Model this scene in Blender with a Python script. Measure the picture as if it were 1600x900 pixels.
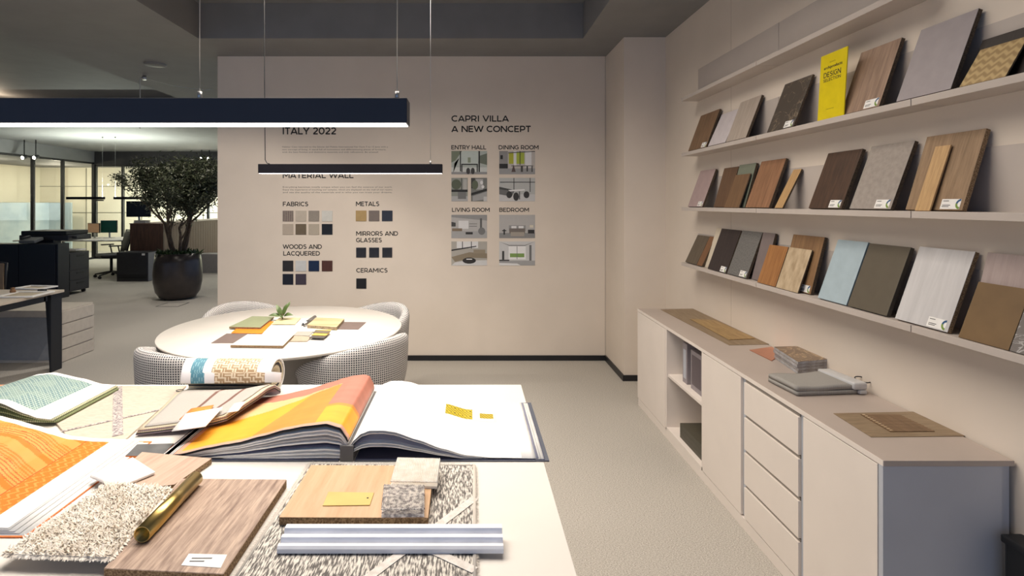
import bpy, bmesh, math, random
from mathutils import Vector, Matrix, noise as mnoise
for o in list(bpy.data.objects): bpy.data.objects.remove(o)
S = bpy.context.scene; COL = S.collection
V = Vector; PI = math.pi
random.seed(7)
# ------------------------------------------------------------------ camera, world, lights
F = 861.0; CX = 731.0; CY = 318.0; EYE = 1.55           # focal length in px, vanishing point, eye height
cam = bpy.data.objects.new('camera', bpy.data.cameras.new('camera')); COL.objects.link(cam)
cam.location = (0, 0, EYE); cam.rotation_euler = (PI/2, 0, 0)
cam.data.sensor_width = 36; cam.data.lens = 36*F/1600
cam.data.shift_x = (800-CX)/1600; cam.data.shift_y = -(450-CY)/1600
cam.data.clip_start = 0.05; cam.data.clip_end = 100
S.camera = cam
S.view_settings.view_transform = 'Standard'; S.view_settings.look = 'None'
S.view_settings.gamma = 1; S.view_settings.use_curve_mapping = False
S.view_settings.exposure = 0.0
w = bpy.data.worlds.new('world'); S.world = w; w.use_nodes = True
w.node_tree.nodes['Background'].inputs[0].default_value = (0.40, 0.60, 1.0, 1)
w.node_tree.nodes['Background'].inputs[1].default_value = 0.62

def light(name, kind, loc, energy, color=(1,1,1), size=None, target=None, spread=None, cone=None, blend=.5, soft=.05):
    l = bpy.data.lights.new(name, kind); l.energy = energy; l.color = color
    if kind == 'AREA':
        l.shape = 'RECTANGLE'; l.size, l.size_y = size
        if spread: l.spread = math.radians(spread)
    else: l.shadow_soft_size = soft
    if kind == 'SPOT': l.spot_size = math.radians(cone); l.spot_blend = blend
    o = bpy.data.objects.new(name, l); COL.objects.link(o); o.location = loc
    if target is not None:
        o.rotation_euler = (V(target)-V(loc)).to_track_quat('-Z', 'Y').to_euler()
    return o
WARM = (1.0, .90, .79); NEUT = (1.0, .94, .86); GREENISH = (.93, 1.0, .86)
# the ceiling recess over the show room: a broad area light approximates unseen downlights
light('recess_light', 'AREA', (-.55, 2.6, 3.27), 102, WARM, (2.4, 2.6), (-.55, 2.6, 0), 140)
light('recess_spot_left', 'SPOT', (-2.2, 2.6, 3.27), 120, WARM, None, (-2.6, 4.2, 0), None, 95, .3, .03)
light('recess_spot_table', 'SPOT', (-.9, 2.2, 3.27), 36, NEUT, None, (-1.15, 3.6, .74), None, 60, .6, .04)
light('recess_spot_desk', 'SPOT', (-.6, 1.2, 3.27), 5, NEUT, None, (-.5, 1.4, .9), None, 80, .5, .04)
# office floor beyond: the hall lamps are added fill, with no fittings
for hx, hy in ((-5.6, 10.2), (-3.6, 10.2), (-7.6, 13.4), (-5.0, 13.8)): light('hall_fill', 'SPOT', (hx, hy, 2.97), 55, NEUT, None, (hx, hy, 0), None, 140, .6, .06)
light('hall_fill', 'SPOT', (-4.2, 7.6, 2.97), 85, WARM, None, (-4.4, 8.6, 0), None, 110, .4, .05)
light('aisle_spot', 'SPOT', (-2.9, 6.6, 2.97), 150, NEUT, None, (-3.7, 6.0, 0), None, 110, .5, .05)
light('recess_glow', 'POINT', (-7.6, 8.9, 3.12), 7, (1, .78, .55), soft=.05)
light('office_light_back', 'AREA', (-6.5, 16.6, 2.62), 480, (1.0, .98, .88), (8, .9), (-6.5, 17.4, 0))
for ox, oy in ((-12.4, 16.6), (-12.5, 14.2), (-12.4, 12.0)): light('office_light_left', 'POINT', (ox, oy, 2.2), 38, (1.0, .84, .66), soft=.02)

# ------------------------------------------------------------------ helpers
def P(px, py, z):
    """point of the horizontal plane at height z seen at that pixel"""
    d = F*(EYE-z)/(py-CY); return V(((px-CX)/F*d, d, z))
def Q(px, py, d): return V(((px-CX)/F*d, d, EYE+(CY-py)/F*d))
def lin(c):
    return tuple((x/255/12.92 if x/255 <= .04045 else ((x/255+.055)/1.055)**2.4) for x in c)
def tag(o, label=None, cat=None, group=None, kind=None):
    if label: o['label'] = label
    if cat: o['category'] = cat
    if group: o['group'] = group
    if kind: o['kind'] = kind
    return o
def thing(name, label, cat, loc=(0,0,0), rz=0, group=None):
    o = bpy.data.objects.new(name, None); COL.objects.link(o); o.location = loc; o.rotation_euler = (0,0,rz)
    o.empty_display_size = .05
    return tag(o, label, cat, group)
def mesh_obj(name, bm, mats, parent=None, smooth=False, matrix=None):
    me = bpy.data.meshes.new(name)
    bmesh.ops.recalc_face_normals(bm, faces=bm.faces)
    bm.to_mesh(me); bm.free()
    if not isinstance(mats, (list, tuple)): mats = [mats]
    for m in mats: me.materials.append(m)
    if smooth:
        for p in me.polygons: p.use_smooth = True
    o = bpy.data.objects.new(name, me); COL.objects.link(o)
    if matrix is not None: o.matrix_world = matrix
    if parent: o.parent = parent
    return o
def box(bm, x0, x1, y0, y1, z0, z1, bev=0, mi=0, M=None):
    vs = [bm.verts.new((x, y, z)) for z in (z0, z1) for y in (y0, y1) for x in (x0, x1)]
    fs = [bm.faces.new([vs[i] for i in f]) for f in ((0,2,3,1),(4,5,7,6),(0,1,5,4),(2,6,7,3),(0,4,6,2),(1,3,7,5))]
    for f in fs: f.material_index = mi
    if bev:
        es = list({e for f in fs for e in f.edges})
        r = bmesh.ops.bevel(bm, geom=es, offset=bev, segments=2, affect='EDGES', profile=.5)
        vs = list({v for f in r['faces'] for v in f.verts} | {v for v in vs if v.is_valid})
    if M is not None: bmesh.ops.transform(bm, matrix=M, verts=[v for v in vs if v.is_valid])
    return vs
def prism(bm, pts, z0, z1, mi=0):
    b = [bm.verts.new((p[0], p[1], z0)) for p in pts]; t = [bm.verts.new((p[0], p[1], z1)) for p in pts]
    n = len(pts); f = [bm.faces.new(b[::-1]), bm.faces.new(t)]
    for i in range(n): f.append(bm.faces.new((b[i], b[(i+1)%n], t[(i+1)%n], t[i])))
    for x in f: x.material_index = mi
    return b+t
def tube(bm, pts, r, seg=8, mi=0, cap=True):
    pts = [V(p) for p in pts]; rs = r if isinstance(r, (list, tuple)) else [r]*len(pts); rings = []
    for i, p in enumerate(pts):
        d = (pts[min(i+1, len(pts)-1)] - pts[max(i-1, 0)]).normalized()
        a = d.orthogonal().normalized() if abs(d.z) < .95 else V((1,0,0)); a = (a - d*a.dot(d)).normalized(); b = d.cross(a)
        if i and True:
            a0 = rings[-1][1]; a = (a0 - d*a0.dot(d)).normalized(); b = d.cross(a)
        rings.append(([bm.verts.new(p + a*(math.cos(t)*rs[i]) + b*(math.sin(t)*rs[i])) for t in [2*PI*k/seg for k in range(seg)]], a))
    for i in range(len(rings)-1):
        A, B = rings[i][0], rings[i+1][0]
        for k in range(seg):
            f = bm.faces.new((A[k], A[(k+1)%seg], B[(k+1)%seg], B[k])); f.material_index = mi; f.smooth = True
    if cap:
        for R in (rings[0][0][::-1], rings[-1][0]):
            f = bm.faces.new(R); f.material_index = mi
def lathe(bm, prof, seg=48, c=(0,0,0), mi=0):
    rings = []
    for r, z in prof:
        if r < 1e-5: rings.append([bm.verts.new((c[0], c[1], c[2]+z))])
        else: rings.append([bm.verts.new((c[0]+r*math.cos(2*PI*k/seg), c[1]+r*math.sin(2*PI*k/seg), c[2]+z)) for k in range(seg)])
    for A, B in zip(rings, rings[1:]):
        for k in range(seg):
            a = [A[k % len(A)], A[(k+1) % len(A)], B[(k+1) % len(B)], B[k % len(B)]]
            a = list(dict.fromkeys(a))
            if len(a) > 2:
                f = bm.faces.new(a); f.material_index = mi; f.smooth = True
def sheet(name, grid, th, mats, parent=None, colfn=None, matfn=None, smooth=True, uvscale=None):
    """solid curved sheet from a grid of points; colfn(u,v)->rgb gives the print on the top face"""
    n, m = len(grid), len(grid[0])
    nor = [[None]*m for _ in range(n)]
    for i in range(n):
        for j in range(m):
            a = V(grid[min(i+1,n-1)][j])-V(grid[max(i-1,0)][j]); b = V(grid[i][min(j+1,m-1)])-V(grid[i][max(j-1,0)])
            nor[i][j] = a.cross(b).normalized()
    bm = bmesh.new(); top = [[bm.verts.new(grid[i][j]) for j in range(m)] for i in range(n)]
    bot = [[bm.verts.new(V(grid[i][j])-nor[i][j]*th) for j in range(m)] for i in range(n)]
    cl = bm.loops.layers.float_color.new('Col'); uv = bm.loops.layers.uv.new('UVMap')
    def fin(f, c, mi, uvs=None):
        f.smooth = smooth; f.material_index = mi
        for k, l in enumerate(f.loops):
            l[cl] = (*c, 1)
            if uvs: l[uv].uv = uvs[k]
    base = (1,1,1)
    for i in range(n-1):
        for j in range(m-1):
            u, v = (i+.5)/(n-1), (j+.5)/(m-1)
            c = colfn(u, v) if colfn else base; mi = matfn(u, v) if matfn else 0
            uvs = [(a/(n-1), b/(m-1)) for a, b in ((i,j),(i+1,j),(i+1,j+1),(i,j+1))]
            fin(bm.faces.new((top[i][j], top[i+1][j], top[i+1][j+1], top[i][j+1])), c, mi, uvs)
            fin(bm.faces.new((bot[i][j], bot[i][j+1], bot[i+1][j+1], bot[i+1][j])), lin((215,212,208)) if colfn else base, 0, [uvs[0],uvs[3],uvs[2],uvs[1]])
    sc = lin((225,222,218)) if colfn else base
    for i in range(n-1):
        fin(bm.faces.new((top[i][0], bot[i][0], bot[i+1][0], top[i+1][0])), sc, 0); fin(bm.faces.new((top[i][-1], top[i+1][-1], bot[i+1][-1], bot[i][-1])), sc, 0)
    for j in range(m-1):
        fin(bm.faces.new((top[0][j], top[0][j+1], bot[0][j+1], bot[0][j])), sc, 0); fin(bm.faces.new((top[-1][j], bot[-1][j], bot[-1][j+1], top[-1][j+1])), sc, 0)
    return mesh_obj(name, bm, mats, parent)
def interp(tab, x):
    if x <= tab[0][0]: return tab[0][1]
    for (a, b), (c, d) in zip(tab, tab[1:]):
        if x <= c:
            t = (x-a)/(c-a); t = t*t*(3-2*t)*.35 + t*.65
            return b+(d-b)*t
    return tab[-1][1]

# ------------------------------------------------------------------ materials
MATS = {}
def nodes(name):
    m = bpy.data.materials.new(name); m.use_nodes = True; nt = m.node_tree
    return m, nt, nt.nodes['Principled BSDF']
def mat(name, c1, c2=None, kind='noise', scale=20, stretch=(1,1,1), rough=.6, metal=0, bump=0, lo=.35, hi=.65, coord='Object', detail=4, spec=.5, coat=0):
    if name in MATS: return MATS[name]
    m, nt, b = nodes(name); N = nt.nodes; L = nt.links
    b.inputs['Roughness'].default_value = rough; b.inputs['Metallic'].default_value = metal
    b.inputs['Specular IOR Level'].default_value = spec; b.inputs['Coat Weight'].default_value = coat
    c1 = lin(c1); c2 = lin(c2) if c2 else tuple(x*.92 for x in c1)
    tc = N.new('ShaderNodeTexCoord'); mp = N.new('ShaderNodeMapping'); L.new(tc.outputs[coord], mp.inputs[0])
    mp.inputs['Scale'].default_value = stretch
    ramp = N.new('ShaderNodeValToRGB'); ramp.color_ramp.elements[0].position = lo; ramp.color_ramp.elements[1].position = hi
    ramp.color_ramp.elements[0].color = (*c1, 1); ramp.color_ramp.elements[1].color = (*c2, 1)
    if kind == 'noise':
        t = N.new('ShaderNodeTexNoise'); t.inputs['Scale'].default_value = scale; t.inputs['Detail'].default_value = detail
        L.new(mp.outputs[0], t.inputs[0]); out = t.outputs[0]
    elif kind == 'wood':
        d = N.new('ShaderNodeTexNoise'); d.inputs['Scale'].default_value = 3; L.new(mp.outputs[0], d.inputs[0])
        t = N.new('ShaderNodeTexNoise'); t.inputs['Scale'].default_value = scale; t.inputs['Detail'].default_value = 8; t.inputs['Roughness'].default_value = .65
        t.inputs['Distortion'].default_value = .35
        mp.inputs['Scale'].default_value = stretch if stretch != (1,1,1) else (5, .45, 5)
        L.new(mp.outputs[0], t.inputs[0]); out = t.outputs[0]
    elif kind == 'marble':
        t = N.new('ShaderNodeTexNoise'); t.inputs['Scale'].default_value = scale; t.inputs['Detail'].default_value = 9; t.inputs['Distortion'].default_value = 2.2
        L.new(mp.outputs[0], t.inputs[0])
        a = N.new('ShaderNodeMath'); a.operation = 'SUBTRACT'; a.inputs[1].default_value = .5; L.new(t.outputs[0], a.inputs[0])
        q = N.new('ShaderNodeMath'); q.operation = 'ABSOLUTE'; L.new(a.outputs[0], q.inputs[0])
        r = N.new('ShaderNodeMath'); r.operation = 'MULTIPLY'; r.inputs[1].default_value = 6; L.new(q.outputs[0], r.inputs[0]); out = r.outputs[0]
    elif kind in ('weave', 'houndstooth', 'zigzag'):
        sp = N.new('ShaderNodeSeparateXYZ'); L.new(mp.outputs[0], sp.inputs[0])
        def wv(src, s, ph=None):
            q = N.new('ShaderNodeMath'); q.operation = 'MULTIPLY'; q.inputs[1].default_value = s*6.2832; L.new(src, q.inputs[0]); o = q.outputs[0]
            if ph is not None:
                ad = N.new('ShaderNodeMath'); ad.operation = 'ADD'; L.new(o, ad.inputs[0]); L.new(ph, ad.inputs[1]); o = ad.outputs[0]
            s_ = N.new('ShaderNodeMath'); s_.operation = 'SINE'; L.new(o, s_.inputs[0]); return s_.outputs[0]
        if kind == 'zigzag':
            pp = N.new('ShaderNodeMath'); pp.operation = 'PINGPONG'; pp.inputs[1].default_value = 1/scale; L.new(sp.outputs[0], pp.inputs[0])
            k = N.new('ShaderNodeMath'); k.operation = 'MULTIPLY'; k.inputs[1].default_value = scale*3.2; L.new(pp.outputs[0], k.inputs[0])
            o = wv(sp.outputs[1], scale*.6, k.outputs[0])
        else:
            a = wv(sp.outputs[0], scale); c = wv(sp.outputs[1], scale)
            q = N.new('ShaderNodeMath'); q.operation = 'MULTIPLY' if kind == 'weave' else 'MINIMUM'; L.new(a, q.inputs[0]); L.new(c, q.inputs[1]); o = q.outputs[0]
        nz = N.new('ShaderNodeTexNoise'); nz.inputs['Scale'].default_value = scale*1.5; nz.inputs['Detail'].default_value = 3; L.new(mp.outputs[0], nz.inputs[0])
        h = N.new('ShaderNodeMath'); h.operation = 'MULTIPLY_ADD'; h.inputs[1].default_value = .3; h.inputs[2].default_value = .35; L.new(o, h.inputs[0])
        ad = N.new('ShaderNodeMath'); ad.operation = 'MULTIPLY_ADD'; ad.inputs[1].default_value = .3; L.new(nz.outputs[0], ad.inputs[0]); L.new(h.outputs[0], ad.inputs[2]); out = ad.outputs[0]
    L.new(out, ramp.inputs[0]); L.new(ramp.outputs[0], b.inputs['Base Color'])
    if bump:
        bp = N.new('ShaderNodeBump'); bp.inputs['Strength'].default_value = bump; bp.inputs['Distance'].default_value = .003
        L.new(out, bp.inputs['Height']); L.new(bp.outputs[0], b.inputs['Normal'])
    MATS[name] = m; return m
def emit(name, c, s):
    if name in MATS: return MATS[name]
    m, nt, b = nodes(name); b.inputs['Emission Color'].default_value = (*lin(c), 1); b.inputs['Emission Strength'].default_value = s
    b.inputs['Base Color'].default_value = (.8,.8,.8,1); MATS[name] = m; return m
def attr_mat(name, rough=.6, wob=.12, scale=30, stretch=(1,1,1)):
    if name in MATS: return MATS[name]
    m, nt, b = nodes(name); N = nt.nodes; L = nt.links
    a = N.new('ShaderNodeAttribute'); a.attribute_name = 'Col'
    tc = N.new('ShaderNodeTexCoord'); mp = N.new('ShaderNodeMapping'); mp.inputs['Scale'].default_value = stretch; L.new(tc.outputs['Object'], mp.inputs[0])
    t = N.new('ShaderNodeTexNoise'); t.inputs['Scale'].default_value = scale; t.inputs['Detail'].default_value = 6; L.new(mp.outputs[0], t.inputs[0])
    q = N.new('ShaderNodeMapRange'); q.inputs['From Min'].default_value = .3; q.inputs['From Max'].default_value = .7; q.inputs['To Min'].default_value = 1-wob; q.inputs['To Max'].default_value = 1.0
    L.new(t.outputs[0], q.inputs[0])
    x = N.new('ShaderNodeMix'); x.data_type = 'RGBA'; x.blend_type = 'MULTIPLY'; x.inputs[0].default_value = 1
    L.new(a.outputs[0], x.inputs[6]); L.new(q.outputs[0], x.inputs[7]); L.new(x.outputs[2], b.inputs['Base Color'])
    b.inputs['Roughness'].default_value = rough; MATS[name] = m; return m
def glass_mat(name, tint=(.93,.97,.95)):
    m, nt, b = nodes(name); N = nt.nodes; L = nt.links
    tr = N.new('ShaderNodeBsdfTransparent'); tr.inputs[0].default_value = (*tint, 1)
    gl = N.new('ShaderNodeBsdfGlossy'); gl.inputs['Roughness'].default_value = .02
    lw = N.new('ShaderNodeLayerWeight'); pw = N.new('ShaderNodeMath'); pw.operation = 'POWER'; pw.inputs[1].default_value = 5; L.new(lw.outputs['Facing'], pw.inputs[0])
    fr = N.new('ShaderNodeMath'); fr.operation = 'MULTIPLY_ADD'; fr.inputs[1].default_value = .5; fr.inputs[2].default_value = .035; L.new(pw.outputs[0], fr.inputs[0]); mx = N.new('ShaderNodeMixShader')
    L.new(fr.outputs[0], mx.inputs[0]); L.new(tr.outputs[0], mx.inputs[1]); L.new(gl.outputs[0], mx.inputs[2])
    L.new(mx.outputs[0], nt.nodes['Material Output'].inputs[0]); MATS[name] = m; return m

WALL = mat('wall_paint', (223,211,197), (227,215,201), scale=3, rough=.75, bump=.02)
CEIL = mat('ceiling_paint', (124,124,125), (129,129,130), scale=4, rough=.7)
CARPET = mat('carpet_loops', (206,200,190), (136,131,124), scale=150, rough=.95, bump=.8, lo=.3, hi=.72, detail=6, stretch=(1,1.8,1), spec=.1)
BLACKP = mat('black_skirting', (28,28,32), rough=.4)
LACQ = mat('greige_lacquer', (230,220,211), (233,223,214), scale=5, rough=.45)
TOPM = mat('taupe_worktop', (176,163,154), (180,167,158), scale=5, rough=.38)
GREYM = mat('grey_daylight_tint', (180,184,193), (184,188,197), scale=5, rough=.45)  # blue of the daylight on the end panel is mixed into this grey
SHELFM = mat('pale_shelf_metal', (192,182,174), (196,186,178), scale=5, rough=.45)
WHITET = mat('white_table_laminate', (226,220,212), (229,223,215), scale=6, rough=.4)
NAVY = mat('dark_anodised', (38,40,50), (41,43,53), scale=5, rough=.5, metal=.1)
BLACK = mat('black_plastic', (24,25,28), rough=.5)
DARKG = mat('dark_grey_plastic', (48,49,52), rough=.5)
STEEL = mat('steel', (190,190,190), rough=.3, metal=.9)
INK = mat('black_lettering', (32,30,30), rough=.7)
WHITEP = mat('white_paper', (240,238,234), rough=.6)
LIGHTM = emit('lamp_diffuser', (255,250,242), 6)
PRINT = attr_mat('printed_colour', rough=.55, wob=.04)
CHIP = mat('particleboard_core', (168,140,105), (110,85,58), scale=260, rough=.9, lo=.35, hi=.6, bump=.4)
GLASS = glass_mat('clear_glass')

# ------------------------------------------------------------------ the room
def struct(name, bm, m, parent=None, smooth=False):
    o = mesh_obj(name, bm, m, parent, smooth)
    if not parent: o['kind'] = 'structure'
    return o
XR = 1.73; YB = 5.447; ZC = 3.005; ZR = 3.315
bm = bmesh.new(); box(bm, -14.2, 1.9, -3, 18.2, -.1, 0); struct('floor', bm, CARPET)
bm = bmesh.new(); box(bm, XR, 1.9, -1.2, YB+.1, 0, ZR+.1); struct('wall_right', bm, WALL)
bm = bmesh.new(); box(bm, -2.474, XR, YB, YB+.14, 0, ZR)
box(bm, 1.366, XR, 4.82, YB, 0, ZR)            # the boxed-in column in the corner
struct('wall_back', bm, WALL)
bm = bmesh.new(); box(bm, -2.47, 1.352, YB-.014, YB, 0, .05); struct('baseboard_back', bm, BLACKP)
bm = bmesh.new(); box(bm, 1.352, 1.366, 4.806, YB, 0, .05); box(bm, 1.366, XR, 4.806, 4.82, 0, .05); box(bm, XR-.014, XR, -1.2, 4.806, 0, .05)
struct('baseboard_right', bm, BLACKP)
# faint vertical joints of the wall boards
bm = bmesh.new(); box(bm, 1.3575, 1.3605, YB-.0015, YB, .05, ZC); struct('trim_1', bm, mat('joint_shadow_gap', (120,108,96), rough=.8))
bm = bmesh.new(); box(bm, XR-.0008, XR, 3.62, 3.622, .75, ZC); struct('trim_2', bm, mat('faint_joint', (196,182,166), rough=.8))
bm = bmesh.new()
box(bm, 1.015, 1.9, -3, YB+.2, ZC, ZR); box(bm, -4.0, -2.374, -3, 18.2, ZC, ZR); box(bm, -2.374, 1.015, 4.855, 18.2, ZC, ZR)
box(bm, -9.5, -4.0, 9.2, 18.2, ZC, ZR); box(bm, -14.2, -9.5, -3, 18.2, ZC, ZR); box(bm, -14.2, 1.9, -3, 18.2, ZR, ZR+.1)
struct('ceiling', bm, CEIL)
bm = bmesh.new(); box(bm, -10.75, -10.45, -3, 15.62, 2.70, ZC); struct('trim_3', bm, CEIL)      # bulkhead over the left glazing
bm = bmesh.new(); box(bm, -10.45, 1.9, 15.42, 15.62, 2.64, ZC); struct('trim_4', bm, mat('dark_fascia', (52,50,52), rough=.6))
OFFW = mat('office_wall', (228,220,200), (232,224,204), scale=3, rough=.8)
bm = bmesh.new(); box(bm, -14.2, -13.9, -3, 18.2, 0, ZC); struct('wall_left', bm, OFFW)
bm = bmesh.new(); box(bm, -13.9, 1.9, 17.9, 18.2, 0, ZC)
GROOVE = mat('panel_groove', (120,118,105), rough=.8)
for x in (-12.4, -11.2, -10.6, -9.7, -8.6, -7.6, -6.4, -5.2): box(bm, x, x+.02, 17.885, 17.9, 0, 2.7, mi=1)
for z in (1.25, 2.1): box(bm, -13.9, 1.9, 17.886, 17.9, z, z+.015, mi=1)
o = struct('wall_far', bm, [OFFW, GROOVE])
bm = bmesh.new(); box(bm, -13.9, -10.75, -3, 17.9, 2.72, 2.8); box(bm, -10.75, 1.9, 15.62, 17.9, 2.72, 2.8); struct('trim_5', bm, CEIL)
FROST = mat('frosted_film', (158,176,186), (182,196,200), scale=2, rough=.6)
def glazing(n, axis, fixed, cuts, z0, z1):
    fb = bmesh.new(); gb = bmesh.new(); th = .05
    for i, c in enumerate(cuts):
        if axis == 'y': box(fb, fixed-.04, fixed+.04, c-th/2, c+th/2, z0, z1)
        else: box(fb, c-th/2, c+th/2, fixed-.04, fixed+.04, z0, z1)
    for z in (z0, z1-.05):
        if axis == 'y': box(fb, fixed-.03, fixed+.03, cuts[0], cuts[-1], z, z+.05)
        else: box(fb, cuts[0], cuts[-1], fixed-.03, fixed+.03, z, z+.05)
    fr = struct('window_%d' % n, fb, BLACKP)
    for a, b in zip(cuts, cuts[1:]):
        gb = bmesh.new()
        if axis == 'y': box(gb, fixed-.005, fixed+.005, a+th/2, b-th/2, z0+.05, z1-.05)
        else: box(gb, a+th/2, b-th/2, fixed-.005, fixed+.005, z0+.05, z1-.05)
        mesh_obj('pane', gb, GLASS, fr)
glazing(1, 'y', -10.5, [2.0, 5.0, 8.0, 10.8, 13.3, 14.28, 15.46], 0, 2.70)
glazing(2, 'x', 15.5, [-10.46, -9.70, -7.3, -4.9, -2.5, 0, 1.85], 0, 2.64)
# lever handle of the far glass door
bm = bmesh.new(); box(bm, -10.5, -10.2, 15.40, 15.45, 1.62, 1.66); struct('door_1', bm, BLACK)

# ------------------------------------------------------------------ pendants
def text_line(bm, body, x0, x1, y0, y1, extr=.0008, off=.0, M=None, keep=False, mi=0, boldness=None):
    """letters fitted in the rectangle x0..x1, y0..y1 (baseline y0) in the XY plane"""
    cu = bpy.data.curves.new('t', 'FONT'); cu.body = body; cu.size = 1; cu.extrude = 0
    cu.offset = 0; cu.space_character = 1.03
    o = bpy.data.objects.new('t', cu); COL.objects.link(o)
    dg = bpy.context.evaluated_depsgraph_get(); me = bpy.data.meshes.new_from_object(o.evaluated_get(dg))
    xs = [v.co.x for v in me.vertices]; ys = [v.co.y for v in me.vertices]
    ax, bx = min(xs), max(xs); cap = .7 if keep else max(ys); ay = 0 if keep else min(ys)
    sx = (x1-x0)/(bx-ax); sy = (y1-y0)/(cap-ay)
    n0 = len(bm.verts)
    bm.verts.ensure_lookup_table()
    vs = [bm.verts.new((x0+(v.co.x-ax)*sx, y0+(v.co.y-ay)*sy, 0)) for v in me.vertices]
    fs = []
    for p in me.polygons:
        try: f = bm.faces.new([vs[i] for i in p.vertices]); f.material_index = mi; fs.append(f)
        except ValueError: pass
    if extr:
        r = bmesh.ops.extrude_face_region(bm, geom=fs); nv = [e for e in r['geom'] if isinstance(e, bmesh.types.BMVert)]
        for v in nv: v.co.z += extr
        vs = vs+nv
    if M is not None: bmesh.ops.transform(bm, matrix=M, verts=vs)
    bpy.data.objects.remove(o); bpy.data.curves.remove(cu); bpy.data.meshes.remove(me)
    if off > 0:                             # bolder strokes: the same letters once more, a hair to the right and up
        text_line(bm, body, x0+off*7*(y1-y0), x1+off*7*(y1-y0), y0, y1, extr*.9, 0, M, keep, mi)
        text_line(bm, body, x0+off*3.5*(y1-y0), x1+off*3.5*(y1-y0), y0-off*(y1-y0), y1+off*2.5*(y1-y0), extr*.8, 0, M, keep, mi)

def pendant(x0, x1, y, zb, wires, label, energy, zt=ZR, cable_x=None, hgt=.062, wid=.066, name='linear_pendant_lamp', grp=None, col=(1,.95,.88)):
    t = thing(name, label, 'lamp', ((x0+x1)/2, y, zb), 0, grp); L = (x1-x0)/2; inv = Matrix.Translation(-V(t.location))
    bm = bmesh.new(); box(bm, -L, L, 0, wid, .0015, hgt, .001); mesh_obj('housing', bm, NAVY if energy != 6.0 and energy > 0 else mat('black_anodised', (20,19,26), rough=.7, spec=.15), t)
    bm = bmesh.new(); box(bm, -L+.004, L-.004, .006, wid-.006, 0, .004); mesh_obj('diffuser', bm, LIGHTM if energy > 0 else DARKG, t)
    for wx in wires:
        bm = bmesh.new(); tube(bm, [(wx-t.location.x, wid/2, hgt), (wx-t.location.x, wid/2, zt-zb)], .0013, 6); wr = mesh_obj('suspension_wire', bm, STEEL, t)
        bm = bmesh.new(); tube(bm, [(wx-t.location.x, wid/2, hgt), (wx-t.location.x, wid/2, hgt+.022)], .006, 10); mesh_obj('wire_gripper', bm, STEEL, wr)
        bm = bmesh.new(); tube(bm, [(wx-t.location.x, wid/2, zt-zb-.02), (wx-t.location.x, wid/2, zt-zb)], .014, 12); mesh_obj('ceiling_fixing', bm, DARKG, wr)
    if cable_x is not None:
        cx = cable_x-t.location.x; bm = bmesh.new(); tube(bm, [(cx+.03, wid/2, hgt+.003), (cx+.012, wid/2, hgt+.008), (cx, wid/2, hgt+.03), (cx-.004, wid/2, .6), (cx-.006, wid/2, zt-zb)], .0028, 8)
        mesh_obj('power_cable', bm, BLACK, t)
    if energy > 0:
        l = light('pendant_light', 'AREA', ((x0+x1)/2, y+wid/2, zb-.004), energy, col, (x1-x0-.02, wid-.012), ((x0+x1)/2, y+wid/2, 0), 170)
        l.parent = t; l.matrix_parent_inverse = Matrix.Translation(-V(t.location))
    return t
pendant(-1.36, -.148, 1.34, 1.745, [-.176, -.668, -1.30], 'large navy linear pendant lamp glowing over the foreground sample table', 4.7)
pendant(-1.375, -.168, 3.61, 1.747, [-.247], 'slim dark linear pendant lamp hanging over the round table', 6.0, cable_x=-1.34)
for a, b, wires, lab in ((103, 162, [159], 'small dark unlit linear pendant left of the olive tree'), (177, 236, [179], 'small dark unlit linear pendant partly behind the olive tree crown')):
    d = 12.0; X = lambda p: (p-CX)/F*d
    p_ = pendant(X(a), X(b), d, Q(0, 311.5, d).z, [X(w_) for w_ in wires], lab, 0, zt=ZC, wid=.05, hgt=.055, grp=None)
    u_ = light('ceiling_fill', 'AREA', ((X(a)+X(b))/2, d+.025, p_.location.z+.057), 60, GREENISH, (.78, .04), ((X(a)+X(b))/2, d+.026, 3), 170)  # added fill for the ceiling; the pendants themselves are unlit
    u_.parent = p_; u_.matrix_parent_inverse = Matrix.Translation(-V(p_.location))
# small ceiling disc, wire set and spotlights
bm = bmesh.new(); lathe(bm, [(0,-.02),(.085,-.02),(.105,-.012),(.108,0)], 40, (-3.26, 5.75, ZC)); tag(mesh_obj('ceiling_speaker', bm, mat('grey_disc', (120,120,120), rough=.5), smooth=True), 'round grey disc set in the dark ceiling left of the wall', 'ceiling speaker')
t = thing('cable_outlet', 'small steel ceiling cable grip with clear drop cable above the large pendant', 'cable grip', (-3.68, 6.27, ZC))
bm = bmesh.new(); tube(bm, [(0,0,0), (0,0,-.05)], .02, 12); mesh_obj('grip', bm, STEEL, t)
bm = bmesh.new(); tube(bm, [(-.02,0,-.02), (-.05,0,-.03), (-.05,.0,-.6)], .006, 8); mesh_obj('drop_cable', bm, mat('clear_cable', (170,170,165), rough=.3), t)
bm = bmesh.new(); tube(bm, [(0,0,-.03), (.16,.3,-.05), (.36,.7,-.02), (.42,.75,0)], .003, 6); mesh_obj('swag_wire', bm, STEEL, t)
SPOTE = emit('spot_lens', (255,244,225), 30)
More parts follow.
